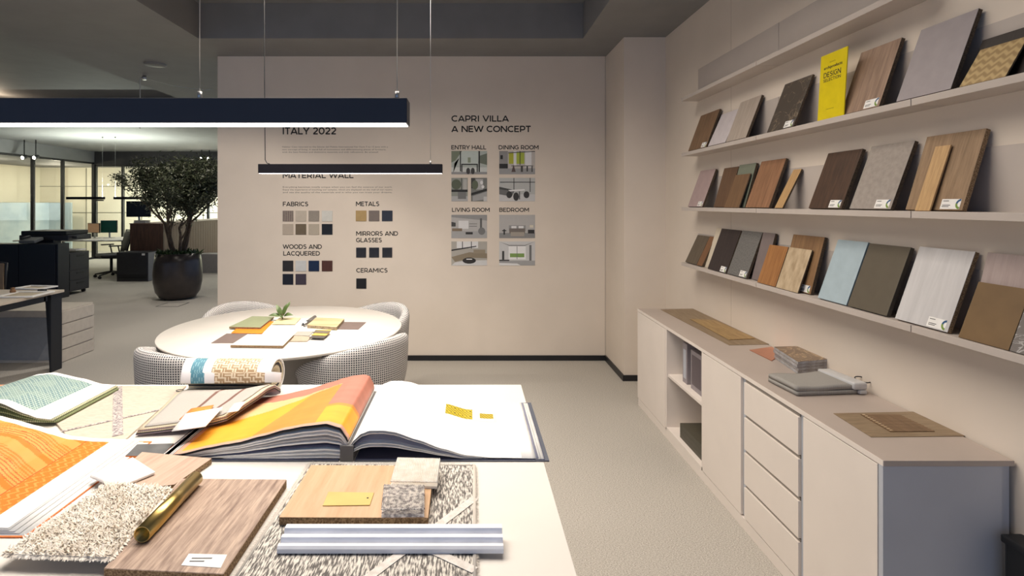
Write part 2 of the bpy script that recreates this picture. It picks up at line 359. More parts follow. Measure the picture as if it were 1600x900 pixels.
for px, py, d, lab in ((38,246,12.6,'left of the twin spotlights over the left glazing'), (56,246,12.6,'right of the twin spotlights over the left glazing'), (315,247,15.0,'left of the twin spotlights over the olive tree'), (327,247,15.0,'right of the twin spotlights over the olive tree')):
    p = Q(px, py, d); t = thing('ceiling_spotlight', lab, 'spotlight', (p.x, p.y, ZC))
    h = ZC-p.z
    bm = bmesh.new(); tube(bm, [(0,0,0), (0,0,-h+.05)], .012, 8); mesh_obj('stem', bm, BLACK, t)
    bm = bmesh.new(); tube(bm, [(.0,.06,-h+.03), (0,-.05,-h-.01)], .04, 16); mesh_obj('head', bm, BLACK, t)
    bm = bmesh.new(); lathe(bm, [(0,0),(.034,0),(.034,.004)], 20); bmesh.ops.rotate(bm, verts=bm.verts, matrix=Matrix.Rotation(PI/2+.3, 3, 'X')); bmesh.ops.translate(bm, verts=bm.verts, vec=(0,-.053,-h-.012)); mesh_obj('lens', bm, SPOTE, t)

# geometric capitals as strokes in a box one unit high: (advance width, list of polylines)
def _arc(cx, cy, rx, ry, a0, a1, n=14): return [(cx+rx*math.cos(math.radians(a0+(a1-a0)*i/n)), cy+ry*math.sin(math.radians(a0+(a1-a0)*i/n))) for i in range(n+1)]
GLY = {
 'A': (.86, [[(.06,0),(.43,.96)],[(.43,.96),(.80,0)],[(.2,.27),(.66,.27)]]), 'B': (.74, [[(.1,0),(.1,1)],[(.1,.92),(.42,.92)]+_arc(.42,.72,.19,.2,90,-90)+[(.1,.52)],[(.1,.08),(.44,.08)],_arc(.44,.3,.21,.22,-90,90)+[(.1,.52)]]),
 'C': (.80, [_arc(.46,.5,.38,.42,48,312,22)]), 'D': (.86, [[(.1,0),(.1,1)],[(.1,.92),(.38,.92)]+_arc(.38,.5,.38,.42,90,-90,18)+[(.1,.08)]]),
 'E': (.68, [[(.1,0),(.1,1)],[(.1,.92),(.62,.92)],[(.1,.51),(.57,.51)],[(.1,.08),(.63,.08)]]), 'F': (.64, [[(.1,0),(.1,1)],[(.1,.92),(.62,.92)],[(.1,.48),(.56,.48)]]),
 'G': (.86, [_arc(.46,.5,.38,.42,48,318,22),[(.76,.5),(.76,.16)],[(.5,.48),(.8,.48)]]), 'H': (.84, [[(.1,0),(.1,1)],[(.74,0),(.74,1)],[(.1,.5),(.74,.5)]]),
 'I': (.28, [[(.14,0),(.14,1)]]), 'K': (.78, [[(.1,0),(.1,1)],[(.12,.34),(.68,1)],[(.34,.56),(.72,0)]]), 'L': (.62, [[(.1,0),(.1,1)],[(.1,.08),(.6,.08)]]),
 'M': (1.0, [[(.1,0),(.1,1)],[(.9,0),(.9,1)],[(.12,.96),(.5,.3)],[(.5,.3),(.88,.96)]]), 'N': (.86, [[(.1,0),(.1,1)],[(.76,0),(.76,1)],[(.12,.95),(.74,.05)]]),
 'O': (.92, [_arc(.46,.5,.38,.42,0,360,30)]), 'P': (.72, [[(.1,0),(.1,1)],[(.1,.92),(.4,.92)]+_arc(.4,.64,.24,.28,90,-90)+[(.1,.36)]]), 'Q': (.92, [_arc(.46,.5,.38,.42,0,360,30),[(.5,.12),(.74,-.14)]]),
 'R': (.76, [[(.1,0),(.1,1)],[(.1,.92),(.4,.92)]+_arc(.4,.64,.24,.28,90,-90)+[(.1,.36)],[(.42,.36),(.68,0)]]), 'S': (.68, [_arc(.35,.73,.23,.2,35,270,14)+_arc(.33,.29,.25,.22,90,-145,14)]),
 'T': (.68, [[(.34,0),(.34,1)],[(.02,.92),(.66,.92)]]), 'U': (.82, [[(.1,1),(.1,.4)]+_arc(.41,.38,.31,.3,180,360)+[(.72,1)]]), 'V': (.8, [[(.04,1),(.4,.04)],[(.4,.04),(.76,1)]]),
 'W': (1.2, [[(.04,1),(.33,.05)],[(.33,.05),(.6,.95)],[(.6,.95),(.87,.05)],[(.87,.05),(1.16,1)]]), 'Y': (.76, [[(.04,1),(.38,.4)],[(.72,1),(.38,.4)],[(.38,.42),(.38,0)]]), ' ': (.34, []),
 '2': (.68, [_arc(.33,.68,.24,.24,160,-30,14)+[(.1,.1)],[(.06,.08),(.62,.08)]]), '0': (.76, [_arc(.38,.5,.29,.42,0,360,28)]),
}
def stroke_line(bm, body, x0, x1, y0, y1, wgt=.165, ht=.0006, M=None):
    tot = sum(GLY[c][0]+.03 for c in body); s = y1-y0; sx = (x1-x0)/tot; x = 0; vs = []
    for c in body:
        for li, pl in enumerate(GLY[c][1]):
            n = len(pl); pts = [V((x0+(x+a)*sx, y0+b*s, 0)) for a, b in pl]; h = wgt*s/2; L_, R_ = [], []
            closed = (pts[0]-pts[-1]).length < 1e-6
            for i, p in enumerate(pts):
                a = pts[i-1] if i else (pts[-2] if closed else p); b = pts[i+1] if i < n-1 else (pts[1] if closed else p)
                d = (b-a).normalized(); q = V((-d.y, d.x, 0))*h; L_.append(p+q); R_.append(p-q)
            zz = ht+.00002*li
            lv = [bm.verts.new((p.x, p.y, zz)) for p in L_]; rv = [bm.verts.new((p.x, p.y, zz)) for p in R_]; vs += lv+rv
            for i in range(n-1): bm.faces.new((lv[i], rv[i], rv[i+1], lv[i+1]))
        x += GLY[c][0]+.03
    if M is not None: bmesh.ops.transform(bm, matrix=M, verts=vs)
# ------------------------------------------------------------------ back wall lettering, swatches and prints
MW = Matrix.Translation((0, YB, 0)) @ Matrix.Rotation(PI/2, 4, 'X')     # XY plane stands on the wall, +Z towards the room
K = YB/F
def wx(px): return (px-CX)*K
def wz(py): return EYE+(CY-py)*K
def lettering(lines, label, off=.012, keep=False, ink=INK):
    if len(lines) == 2:
        for l in lines: lettering([l], label+', the line '+l[0], off, keep, ink)
        return
    bm = bmesh.new()
    for body, a, b, yt, yb in lines:
        if body.isupper() or body[0] == 'I': stroke_line(bm, body, wx(a)-.04*(b-a)*K*0, wx(b), wz(yb), wz(yt), .19 if off < .014 else .2, .0006, MW)
        else: text_line(bm, body, wx(a), wx(b), wz(yb), wz(yt), .0006, 0, MW, keep)
    o = mesh_obj('wall_lettering', bm, ink); tag(o, label, 'lettering', 'black lettering on the back wall')
lettering([('ITALY 2022', 441, 526, 199, 210)], 'black heading ITALY 2022 on the back wall')
lettering([('MATERIAL WALL', 441.5, 553, 269.5, 278.3)], 'black heading MATERIAL WALL on the back wall')
lettering([('FABRICS', 441.8, 482, 315.3, 322.2)], 'black heading FABRICS over the fabric swatches')
lettering([('METALS', 556, 593, 315, 322)], 'black heading METALS over three metal swatches')
lettering([('MIRRORS AND', 556.3, 622.3, 361.4, 368.3), ('GLASSES', 556.3, 597, 371.7, 378.6)], 'black two line heading over the glass swatches')
lettering([('WOODS AND', 442, 503.4, 382, 388.9), ('LACQUERED', 442.4, 500.3, 392.5, 399.4)], 'black two line heading over the wood swatches')
lettering([('CERAMICS', 556.6, 606, 419, 425.8)], 'black heading CERAMICS over a single swatch')
lettering([('CAPRI VILLA', 705.3, 795.5, 180.5, 190), ('A NEW CONCEPT', 705.3, 830, 196.6, 206.4)], 'large black heading at the right of the back wall', .016)
lettering([('ENTRY HALL', 705, 760, 227, 233.5)], 'black caption ENTRY HALL over the first prints')
lettering([('DINING ROOM', 779, 842, 227, 233.5)], 'black caption DINING ROOM over the right hand prints')
lettering([('LIVING ROOM', 706, 765.5, 324.7, 331)], 'black caption LIVING ROOM over the lower left prints')
lettering([('BEDROOM', 780, 827, 324.7, 331)], 'black caption BEDROOM over the lower right prints')
INK2 = mat('grey_small_lettering', (118,110,102), rough=.7)
lettering([('Habitar Casa returned to the Salone del Mobile International Fair from 7 to 12 June with a', 441, 606, 228.3, 230.5),
           ('new concept of living. A stand full of innovations and differentiating pieces of furniture,', 441, 603, 232.5, 234.7),
           ('with the best finishes and distinctive materials and with refinement. Be amazed!', 441, 591, 236.5, 238.7)], 'small grey three line paragraph under ITALY 2022', 0, True, INK2)
lettering([('Everything becomes totally unique when you can feel the essence of our work.', 442, 613, 291, 293.4),
           ('Enjoy the experience of touching our samples, which are displayed on the wall of our rooms', 442, 613, 295.2, 297.5),
           ('and see the quality of the materials and in who you can trust your dreams.', 442, 613, 299.3, 301.6)], 'small grey three line paragraph under MATERIAL WALL', 0, True, INK2)
def swatch(a, yt, m, label, grp, s=16.6):
    bm = bmesh.new(); h = s*K/2; box(bm, -h, h, -.006, 0, -h, h, .001)
    o = mesh_obj('material_swatch', bm, m); o.location = (wx(a)+h, YB, wz(yt)-h); tag(o, label, 'swatch', grp)
fc = [441.8, 462, 482.3, 503]
fab = [(mat('sw_dots', (150,138,130), (88,78,76), 'houndstooth', 45, rough=.9, coord='Object', stretch=(1,0,1)), 'brown dotted'), (mat('sw_cream', (196,186,172), rough=.9), 'plain cream'), (mat('sw_grey', (140,132,124), (158,150,140), scale=200, rough=.9), 'mid grey woven'), (mat('sw_white', (214,214,208), rough=.9), 'off white'),
       (mat('sw_sand', (190,178,164), (176,164,150), scale=300, rough=.9), 'pale sand'), (mat('sw_taupe', (112,100,84), rough=.9), 'dark taupe'), (mat('sw_oat', (188,178,162), (172,162,148), scale=300, rough=.9), 'oatmeal'), (mat('sw_navy', (24,32,44), rough=.9), 'navy')]
for i, (m, n) in enumerate(fab): swatch(fc[i % 4], 329.3 if i < 4 else 350, m, '%s fabric swatch, %s row under FABRICS' % (n, 'top' if i < 4 else 'bottom'), 'fabric swatches on the wall')
wd = [(mat('sw_ebony', (38,36,38), rough=.5), 'ebony black'), (mat('sw_whitelac', (208,210,210), rough=.3), 'white'), (mat('sw_bluelac', (22,40,70), rough=.3), 'deep blue'), (mat('sw_redwood', (84,48,40), (64,34,28), 'wood', 30, rough=.5), 'red brown'), (mat('sw_inkblue', (18,24,38), rough=.4), 'ink blue'), (mat('sw_plum', (66,58,70), rough=.4), 'dull plum')]
for i, (m, n) in enumerate(wd): swatch(fc[i % 4], 407.2 if i < 4 else 428, m, '%s lacquer or wood swatch, %s row under WOODS' % (n, 'top' if i < 4 else 'bottom'), 'wood and lacquer swatches on the wall')
mc = [556, 576.3, 596.8]
for i, (c, n) in enumerate((((186,156,104), 'brass coloured'), ((128,116,108), 'grey bronze'), ((48,54,68), 'dark blue steel'))): swatch(mc[i], 329, mat('sw_metal%d' % i, c, rough=.4, metal=.3), n+' metal swatch under METALS', 'metal swatches on the wall')
for i, n in enumerate(('left', 'middle', 'right')): swatch(mc[i]+.6, 386.8, mat('sw_glass', (36,40,50), rough=.15), n+' dark glass swatch under MIRRORS AND GLASSES', 'glass swatches on the wall', 15.5)
swatch(556.8, 435, mat('sw_ceramic', (30,30,34), rough=.4), 'single near black ceramic swatch under CERAMICS', None, 15.8)

def wall_print(a, b, yt, yb, base, shapes, label):
    """a small photograph glued to the wall: coloured shapes in unit coordinates (0..1, y up)"""
    bm = bmesh.new(); W_, H_ = (b-a)*K, (yb-yt)*K; cl = bm.loops.layers.float_color.new('Col')
    vs = box(bm, 0, W_, 0, H_, -.003, 0)
    for f in bm.faces:
        for l in f.loops: l[cl] = (*lin(base), 1)
    for i, (c, pts) in enumerate(shapes):
        if len(pts) == 4 and not isinstance(pts[0], (tuple, list)):
            x0, y0, x1, y1 = pts; pts = [(x0,y0),(x1,y0),(x1,y1),(x0,y1)]
        f = bm.faces.new([bm.verts.new((min(max(x,0),1)*W_, min(max(y,0),1)*H_, .0002*(i+1))) for x, y in pts])
        for l in f.loops: l[cl] = (*lin(c), 1)
    bmesh.ops.transform(bm, matrix=Matrix.Rotation(PI/2, 4, 'X'), verts=bm.verts)
    me = bpy.data.meshes.new('wall_print'); bm.to_mesh(me); bm.free(); me.materials.append(PRINT)
    o = bpy.data.objects.new('wall_print', me); COL.objects.link(o); o.location = (wx(a), YB-.003, wz(yb))
    tag(o, label, 'print', 'room photographs on the back wall')
G = lambda v: (v, v, v)
def ell(cx, cy, rx, ry, n=14): return [(cx+rx*math.cos(2*PI*k/n), cy+ry*math.sin(2*PI*k/n)) for k in range(n)]
dk, md, lt = (38,38,38), (120,118,114), (205,205,202)
wall_print(705.3, 761, 236, 272.3, (178,186,180), [((208,212,208),(0,.0,1,.3)),(G(150),(0,0,1,.1)),((196,206,200),(.25,.45,.75,1)),((120,130,110),[(0,1),(.3,1),(.12,.6),(0,.5)]),((110,118,104),[(.75,.5),(1,.4),(1,.9),(.8,.8)]),(dk,(.24,.12,.27,1)),(dk,(.76,.1,.8,1)),((140,150,130),(.46,.5,.54,.72)),(dk,(.28,.4,.74,.45)),(dk,(.28,.1,.31,.42)),(dk,(.71,.1,.74,.42)),((62,60,60),ell(.47,.14,.055,.14)),((62,60,60),ell(.6,.14,.055,.14)),((84,96,72),[(.05,.1),(.1,.5),(.22,.7),(.08,.46),(.06,.1)])], 'print of an entry hall with a black console and two stools')
wall_print(705.3, 730.8, 278, 314.5, (146,150,142), [(G(180),(0,0,1,.22)),((90,98,80),ell(.3,.72,.3,.22)),(dk,(0,.4,1,.5)),(G(120),(.4,.1,.9,.4)),((180,180,176),(.72,.5,.95,.95)),(dk,(.6,.5,.64,1))], 'narrow print, left of the pair under the entry hall print')
wall_print(736, 761, 278, 314.5, (120,122,118), [(G(60),(0,.55,.25,1)),(G(176),(.3,.5,.75,.95)),((96,104,84),ell(.25,.7,.2,.2)),(dk,[(0,.35),(1,.55),(1,.45),(0,.24)]),(G(165),[(.1,.0),(1,.1),(1,.42),(.1,.22)]),(G(225),ell(.66,.8,.09,.08)),(G(225),ell(.74,.62,.09,.07)),(G(200),(.78,.0,1,.2))], 'narrow print with globe lamps, right of the pair under the entry hall print')
wall_print(780, 836, 236, 272.3, (196,190,184), [(G(160),(0,0,1,.25)),((150,148,146),(0,.3,.24,1)),((182,184,60),(.27,.45,.4,.93)),((176,190,70),(.48,.45,.7,.93)),(G(228),(.4,.35,.48,1)),(G(230),(.72,.3,.9,1)),(dk,(.57,.4,.59,1)),(dk,[(.25,.93),(1,1),(1,.97),(.25,.9)]),(dk,(.0,.25,.24,.45)),(dk,(.03,.65,.1,.82)),(md,(.34,.34,.95,.38)),((96,80,76),[(.34,.1),(.4,.42),(.46,.1)]),(G(70),(.6,.1,.66,.36)),(G(60),(.76,.12,.8,.34)),(G(60),(.9,.1,.93,.34))], 'print of a dining room with yellow trees outside the windows')
wall_print(780, 836, 278, 314.5, (188,190,188), [(G(205),(0,0,1,.3)),(dk,(.02,.8,1,.83)),(dk,(.4,.5,.42,1)),(dk,(.85,.4,.87,1)),(G(70),[(0,.62),(.42,.48),(.42,.42),(0,.52)]),(G(110),[(0,.52),(.42,.42),(.35,.2),(0,.3)]),(G(235),[(.25,.48),(.7,.52),(.72,.46),(.3,.42)]),((54,52,52),ell(.28,.28,.08,.15)),((54,52,52),ell(.47,.2,.08,.18)),((54,52,52),ell(.76,.28,.08,.15)),(G(90),(.55,.08,.58,.42))], 'print of a dining table with four dark chairs')
wall_print(705.3, 761, 335.7, 372, (186,184,182), [(G(150),[(0,.9),(1,.75),(1,1),(0,1)]),(G(170),(0,0,1,.3)),(G(225),(.2,.4,.48,.75)),(G(84),(.5,.5,.72,.52)),(G(84),(.5,.6,.72,.62)),(G(100),(.8,.3,.86,.85)),((132,116,96),(.02,.3,.3,.42)),((50,48,48),(.4,.16,.6,.26)),(G(120),ell(.85,.3,.1,.16)),(G(70),[(0,.7),(.12,.66),(.12,.5),(0,.5)])], 'print of a wide living room with a low dark table')
wall_print(705.3, 761, 377.3, 414.6, (176,172,164), [(G(225),(.15,.72,.75,1)),(dk,(.3,.7,.32,1)),(dk,(.55,.7,.57,1)),((46,44,44),[(0,.66),(.7,.82),(.7,.78),(0,.6)]),((140,128,108),[(.0,.35),(.5,.55),(1,.5),(1,.3),(.6,.32),(.4,.25),(.1,.15)]),((150,138,118),(.62,.5,.95,.66)),(G(212),[(.0,.0),(1,.0),(1,.22),(.4,.2),(.1,.12)]),((44,42,42),ell(.5,.2,.19,.13)),(G(230),(.42,.24,.58,.28))], 'print of a corner sofa and round dark coffee table')
wall_print(780, 836, 335.7, 372, (184,182,180), [(G(140),(0,0,1,.22)),(G(150),(.27,.3,.74,.55)),((120,112,106),(.28,.2,.72,.42)),((166,158,148),(.32,.08,.7,.26)),(G(225),(.34,.42,.48,.52)),(G(225),(.54,.42,.68,.52)),((40,40,40),(.12,.15,.16,.38)),((40,40,40),(.08,.3,.2,.34)),((50,48,48),(.8,.2,.98,.36)),((224,216,196),(.85,.45,.95,.56))], 'print of a bedroom with a grey bed')
wall_print(780, 836, 377.3, 414.6, (206,206,206), [(G(165),(0,0,1,.2)),(G(238),(.26,.25,.74,.8)),((128,160,88),(.3,.34,.7,.5)),(G(120),(.49,.26,.505,.8)),(G(120),[(0,1),(.28,.82),(.72,.82),(1,1),(.72,.85),(.28,.85)]),((60,60,60),(.08,.2,.14,.6)),(G(110),(.84,.2,.9,.85)),(G(80),(.0,.18,.28,.24)),(G(230),[(0,.0),(.6,.0),(.5,.08),(0,.1)])], 'print of a bright bedroom window with green trees outside')

# ------------------------------------------------------------------ wall ledges
ZS = {'lowest': 1.1105, 'second': 1.5225, 'third': 1.9277, 'top': 2.34}
XF = 1.60
for lev, z in ZS.items():
    for nm, (a, b) in (('far', (3.062, 4.13)), ('middle', (1.992, 3.058)), ('near', (.92, 1.988))):
        if lev == 'top' and nm == 'near': continue
        t = thing('wall_ledge', {'lowest':'lowest', 'second':'second lowest', 'third':'third lowest', 'top':'topmost empty'}[lev]+' pale display ledge, %s segment on the right wall' % {'far':'far','middle':'middle','near':'nearest'}[nm], 'shelf', (XR, (a+b)/2, z), 0, 'display ledges on the right wall')
        h = (b-a)/2; bm = bmesh.new(); box(bm, XF-XR, -.0005, -h, h, -.025, 0, .001); mesh_obj('tray', bm, SHELFM, t)
        bm = bmesh.new(); box(bm, -.004, -.0005, -h, h, 0, .215, 0); mesh_obj('back_panel', bm, SHELFM, t)

def wood(n, a, b, s=14, rough=.55): return mat(n, a, b, 'wood', s, rough=rough, lo=.3, hi=.7, bump=.05)
def sticker(parent, x, y, w_=.075, h=.036, z=.0006):
    bm = bmesh.new(); box(bm, x, x+w_, y, y+h, .0001, z); s = mesh_obj('label_sticker', bm, WHITEP, parent)
    bm = bmesh.new()
    for k, (l, yy) in enumerate(((.3, .78), (.42, .35), (.36, .2))): box(bm, x+.006, x+.006+w_*l, y+h*yy, y+h*yy+.0022, z, z+.0003)
    mesh_obj('sticker_text', bm, INK, s)
    bm = bmesh.new(); n = 14
    for k in range(n-1):
        a0, a1 = [PI*.5+PI*q/(n-1) for q in (k, k+1)]; c = (x+w_-.001, y+h/2)
        pts = [(c[0]+r*math.cos(a), c[1]+r*1.05*math.sin(a)) for r, a in ((h*.48,a0),(h*.48,a1),(h*.28,a1),(h*.28,a0))]
        f = bm.faces.new([bm.verts.new((p[0], p[1], z+.0004)) for p in pts]); f.material_index = 0 if k < 6 else 1
    mesh_obj('sticker_emblem', bm, [mat('sticker_blue', (40,84,128)), mat('sticker_green', (120,150,60))], s)
BD = {}
def board(key, lev, x1, x2, yt, m, label, th=.016, off=.0, on=None, edge=None, stick=None, name='material_board', cat='sample board', vertical=False):
    z0 = ZS[lev]+.0003; X0 = 1.613+off; d1 = F*X0/(x1-CX); d2 = F*X0/(x2-CX)
    Ht = EYE+(CY-yt)/F*d1 - z0
    lim = 1.7255 if Ht > .2 else 1.7235
    if vertical: tn = .06
    elif on: o_, t_ = BD[on]; tn = (1.613+o_+t_*Ht - .006 - X0 - th)/Ht
    else: tn = (lim-X0-th)/Ht
    BD[key] = (off, tn)
    th_ = math.atan(tn); s, c = math.sin(th_), math.cos(th_); h = (Ht-th*s)/c; wd_ = d1-d2
    M = Matrix(((0, s, -c, X0), (-1, 0, 0, d1), (0, c, s, z0+th*s), (0,0,0,1)))
    bm = bmesh.new(); box(bm, 0, wd_, 0, h, -th, 0, min(.001, th*.2))
    if edge is not None:
        for f in bm.faces:
            if abs(f.normal.z) < .5 or (f.calc_center_median().z < -.5*th and abs(f.normal.z) > .9): f.material_index = 1
    else: edge = m
    bm.normal_update()
    for f in bm.faces:
        f.material_index = 0 if f.calc_center_median().z > -th*.12 else 1
    o = mesh_obj(name, bm, [m, edge], None, matrix=M); tag(o, label, cat, 'sample boards on the wall ledges')
    if stick:
        w_ = min(.075, wd_*.42); sticker(o, wd_-w_-.012, .004, w_, w_*.47)
    return o, wd_, h
EDK = mat('dark_board_edge', (92,78,62), (60,48,36), scale=200, rough=.9)
# third ledge
board('a1','third',1075,1103,181, wood('w_tan',(138,108,80),(104,80,58)), 'tan wood board, farthest on the third ledge', edge=EDK, stick=1)
board('a2','third',1106,1133,179, mat('b_lilacwhite',(206,198,200),rough=.5), 'lilac white lacquered board on the third ledge', edge=EDK)
board('a3','third',1134,1165,160, wood('w_pale',(186,174,162),(160,146,134)), 'pale grey wood board beside the lilac white one, third ledge', edge=EDK)
board('a4','third',1198,1239,132, mat('b_marble',(150,134,112),(78,70,62),'marble',7,rough=.35,lo=.0,hi=.06), 'dark marble tile with pale veins on the third ledge', th=.012, edge=EDK, stick=1)
board('a6','third',1313,1373,82.5, wood('w_stripe',(170,142,120),(116,92,76),9), 'striped light walnut board behind the yellow sign', edge=EDK, stick=1, off=.004)
board('a7','third',1400,1485,47, mat('b_lav',(158,150,152),rough=.6), 'large plain mauve grey board on the third ledge', edge=EDK)
board('a9','third',1506,1650,63, wood('w_wenge',(44,32,26),(28,20,16)), 'very dark wenge board behind the chevron veneer', off=.03, edge=EDK)
board('a8','third',1498.5,1570.5,78, mat('b_chevron',(186,160,112),(154,128,84),'zigzag',60,rough=.5,lo=.3,hi=.7), 'golden chevron veneer panel on the third ledge', off=-.004, th=.006, on='a9', edge=EDK)
YEL = mat('yellow_acrylic', (226,204,10), rough=.35)
o, wd_, h = board('a5','third',1277,1318,89, YEL, 'yellow award sign lettered archiproducts DESIGN SELECTION', th=.005, off=-.006, vertical=True, name='award_sign', cat='sign')
bm = bmesh.new(); text_line(bm, 'archiproducts', wd_*.15, wd_*.84, h*.77, h*.815, .0004, .012, None, True); x = mesh_obj('maker_lettering', bm, INK, o); bm = bmesh.new(); stroke_line(bm, 'DESIGN', wd_*.15, wd_*.82, h*.64, h*.72, .16, .0003); x = mesh_obj('title_lettering', bm, INK, o); bm = bmesh.new(); stroke_line(bm, 'SELECTION', wd_*.15, wd_*.82, h*.575, h*.622, .18, .0003); x = mesh_obj('title_lettering', bm, INK, o); bm = bmesh.new(); box(bm, wd_*.32, wd_*.62, h*.148, h*.152, 0, .0004); x = mesh_obj('footer_line', bm, INK, o)
bm = bmesh.new(); text_line(bm, '2022', wd_*.36, wd_*.58, h*.855, h*.872, .0004, .0); mesh_obj('small_print', bm, mat('olive_print', (150,134,20)), o)
# second ledge
board('b1','second',1074.5,1097,267, mat('b_pink',(172,150,148),rough=.6), 'dusty pink board, farthest on the second ledge', edge=EDK, stick=1)
board('b4','second',1138,1163,258, mat('b_sage',(122,128,112),rough=.6), 'sage green board behind the brown ones, second ledge', off=.024, edge=EDK)
board('b2','second',1115,1136.5,263, wood('w_brn',(112,84,60),(88,64,46)), 'upright brown wood board left of the sage green one', off=.024, edge=EDK)
board('b3','second',1131.5,1154,273.5, wood('w_brn2',(128,98,68),(100,74,52)), 'shorter mid brown board in front of the sage green one', off=-.006, th=.008, on='b4', edge=EDK)
board('b5','second',1164.5,1201,252.5, mat('w_knot',(160,118,86),(112,78,54),'wood',10,rough=.55,lo=.3,hi=.75), 'knotty reddish oak board on the second ledge', edge=EDK)
board('b6','second',1210,1222,265, wood('w_bamb',(196,160,112),(164,128,84),20), 'narrow light bamboo strip standing alone on the second ledge', th=.01, edge=EDK)
board('b7','second',1263,1314,239.6, wood('w_walnut_dk',(86,60,42),(50,34,24),18), 'dark walnut board on the second ledge', edge=EDK, stick=1)
board('b8','second',1327,1391,229, mat('b_conc',(160,151,143),(148,139,131),scale=45,rough=.8,detail=8), 'grey concrete look board on the second ledge', edge=EDK, stick=1)
board('b9','second',1414.5,1503,213.8, wood('w_oakgrey',(160,132,102),(124,100,74)), 'large greyed oak board on the second ledge', off=.014, edge=CHIP, stick=1)
board('b10','second',1429,1452,229, wood('w_bamb2',(204,168,118),(170,134,90),22), 'bamboo strip leaning on the large greyed oak board', off=-.004, th=.006, on='b9')
# lowest ledge
board('c1','lowest',1070.5,1088,367, wood('w_smoke',(104,92,76),(80,70,58)), 'smoky brown board, farthest on the lowest ledge', edge=EDK)
board('c2','lowest',1088.5,1096.5,369, wood('w_rust',(132,94,62),(104,70,44)), 'narrow rusty brown strip beside the smoky board', edge=EDK)
board('c3b','lowest',1101,1128,356, mat('b_cream',(212,200,180),rough=.6), 'cream board behind the espresso board', off=.022, th=.006, edge=EDK)
board('c3','lowest',1105.5,1134,357, wood('w_espr',(58,46,44),(40,32,32)), 'dark espresso board on the lowest ledge', off=-.006, th=.01, on='c3b', edge=EDK, stick=1)
board('c4','lowest',1136,1165.5,360, mat('b_gfab',(118,116,112),(96,94,92),scale=120,rough=.9), 'mid grey textile board on the lowest ledge', edge=EDK, stick=1, off=-.002)
board('c5','lowest',1174,1192,363, mat('b_mauve',(124,112,110),rough=.6), 'mauve grey board behind the orange oak board', off=.026, edge=EDK)
board('c6','lowest',1183,1211,382, wood('w_orange',(176,124,72),(132,86,46),10), 'orange oak board on the lowest ledge', off=-.006, th=.01, on='c5', edge=EDK)
board('c8','lowest',1219,1266,366, wood('w_oakmid',(150,116,80),(116,86,58)), 'tall mid oak board behind the cream burl board', off=.026, edge=EDK, stick=1)
board('c7','lowest',1212,1246,386, mat('w_burl',(200,180,150),(164,142,112),'noise',12,rough=.5,stretch=(2,1,2),detail=8), 'cream burl board on the lowest ledge', off=-.006, th=.008, on='c8', edge=EDK)
board('c9','lowest',1277.5,1322,374, mat('b_blue',(170,188,196),rough=.5), 'light blue board on the lowest ledge', edge=mat('b_blue_edge',(120,138,148)))
board('c10','lowest',1324,1385,380, mat('b_olive',(94,86,72),rough=.5), 'dark olive grey board on the lowest ledge', edge=mat('b_olive_edge',(72,66,56)))
board('c11','lowest',1398,1480,385, mat('b_silver',(208,206,206),(190,188,188),'wood',5,rough=.6), 'large silvery white board on the lowest ledge', edge=CHIP, stick=1)
board('c13','lowest',1512,1680,394, mat('b_rose',(174,158,154),(158,142,138),'wood',8,rough=.6), 'pale rose grey board behind the bronze one', off=.03, edge=EDK)
board('c12','lowest',1497,1575.5,440, mat('b_bronze',(120,94,60),(104,80,50),scale=6,rough=.5), 'bronze coloured board on the lowest ledge', off=-.006, th=.006, on='c13', edge=EDK)
board('c14','lowest',1577,1680,455, mat('b_gmarble',(190,187,184),(118,112,108),'marble',14,rough=.35,lo=.0,hi=.12), 'grey marble tile with white specks, nearest on the lowest ledge', off=-.006, th=.008, on='c13', edge=EDK)

# ------------------------------------------------------------------ sideboard
ZT = .74; X0 = 1.308
t = thing('sideboard', 'long greige sideboard with doors, open shelves and drawers under the ledges', 'cabinet', (1.5, 3.0, 0))
T = Matrix.Translation(-V(t.location))
def part(name, boxes, m, parent=t, bev=.0012, TT=T):
    bm = bmesh.new()
    for b_ in boxes: box(bm, *b_, bev)
    bmesh.ops.transform(bm, matrix=TT, verts=bm.verts)
    return mesh_obj(name, bm, m, parent)
Y = [4.25, 3.645, 3.077, 2.625, 2.166, 1.735]
part('worktop', [(X0+.002, 1.722, 1.735, 4.25, ZT-.018, ZT)], [TOPM])
part('front_edging', [(X0, X0+.002, 1.736, 4.249, ZT-.018, ZT-.0004)], LACQ, bev=0)
part('plinth', [(X0+.003, 1.68, 1.745, 4.24, 0, .055)], LACQ)
part('carcass', [(X0+.02, 1.685, 4.225, 4.25, .055, ZT-.018), (X0+.002, 1.685, Y[1]-.012, Y[1]+.008, .055, ZT-.018), (X0+.002, 1.685, Y[2]-.008, Y[2]+.012, .055, ZT-.018),
  (X0+.02, 1.685, Y[3]-.01, Y[3]+.01, .055, ZT-.018), (X0+.02, 1.685, Y[4]-.01, Y[4]+.01, .055, ZT-.018), (1.667, 1.685, 1.76, 4.22, .055, ZT-.018), (X0+.002, 1.66, Y[2], Y[1], .055, .075)], LACQ)
part('end_panel', [(X0+.001, 1.685, 1.737, 1.757, .0, ZT-.018)], GREYM)
part('rear_panel', [(1.69, 1.72, 1.75, 1.77, .0, ZT-.018)], GREYM)
part('shelf', [(X0+.012, 1.665, Y[2]+.012, Y[1]-.012, .407, .425)], LACQ)
part('door', [(X0, X0+.018, Y[1]+.01, 4.247, .06, ZT-.022)], LACQ)
part('door', [(X0, X0+.018, Y[3]+.016, Y[2]-.01, .06, ZT-.022)], LACQ)
part('door', [(X0, X0+.018, 1.76, Y[4]-.016, .06, ZT-.022)], LACQ)
zz = [.06, .222, .386, .552, ZT-.022]
GAP = mat('handle_gap', (150,142,134), rough=.5)
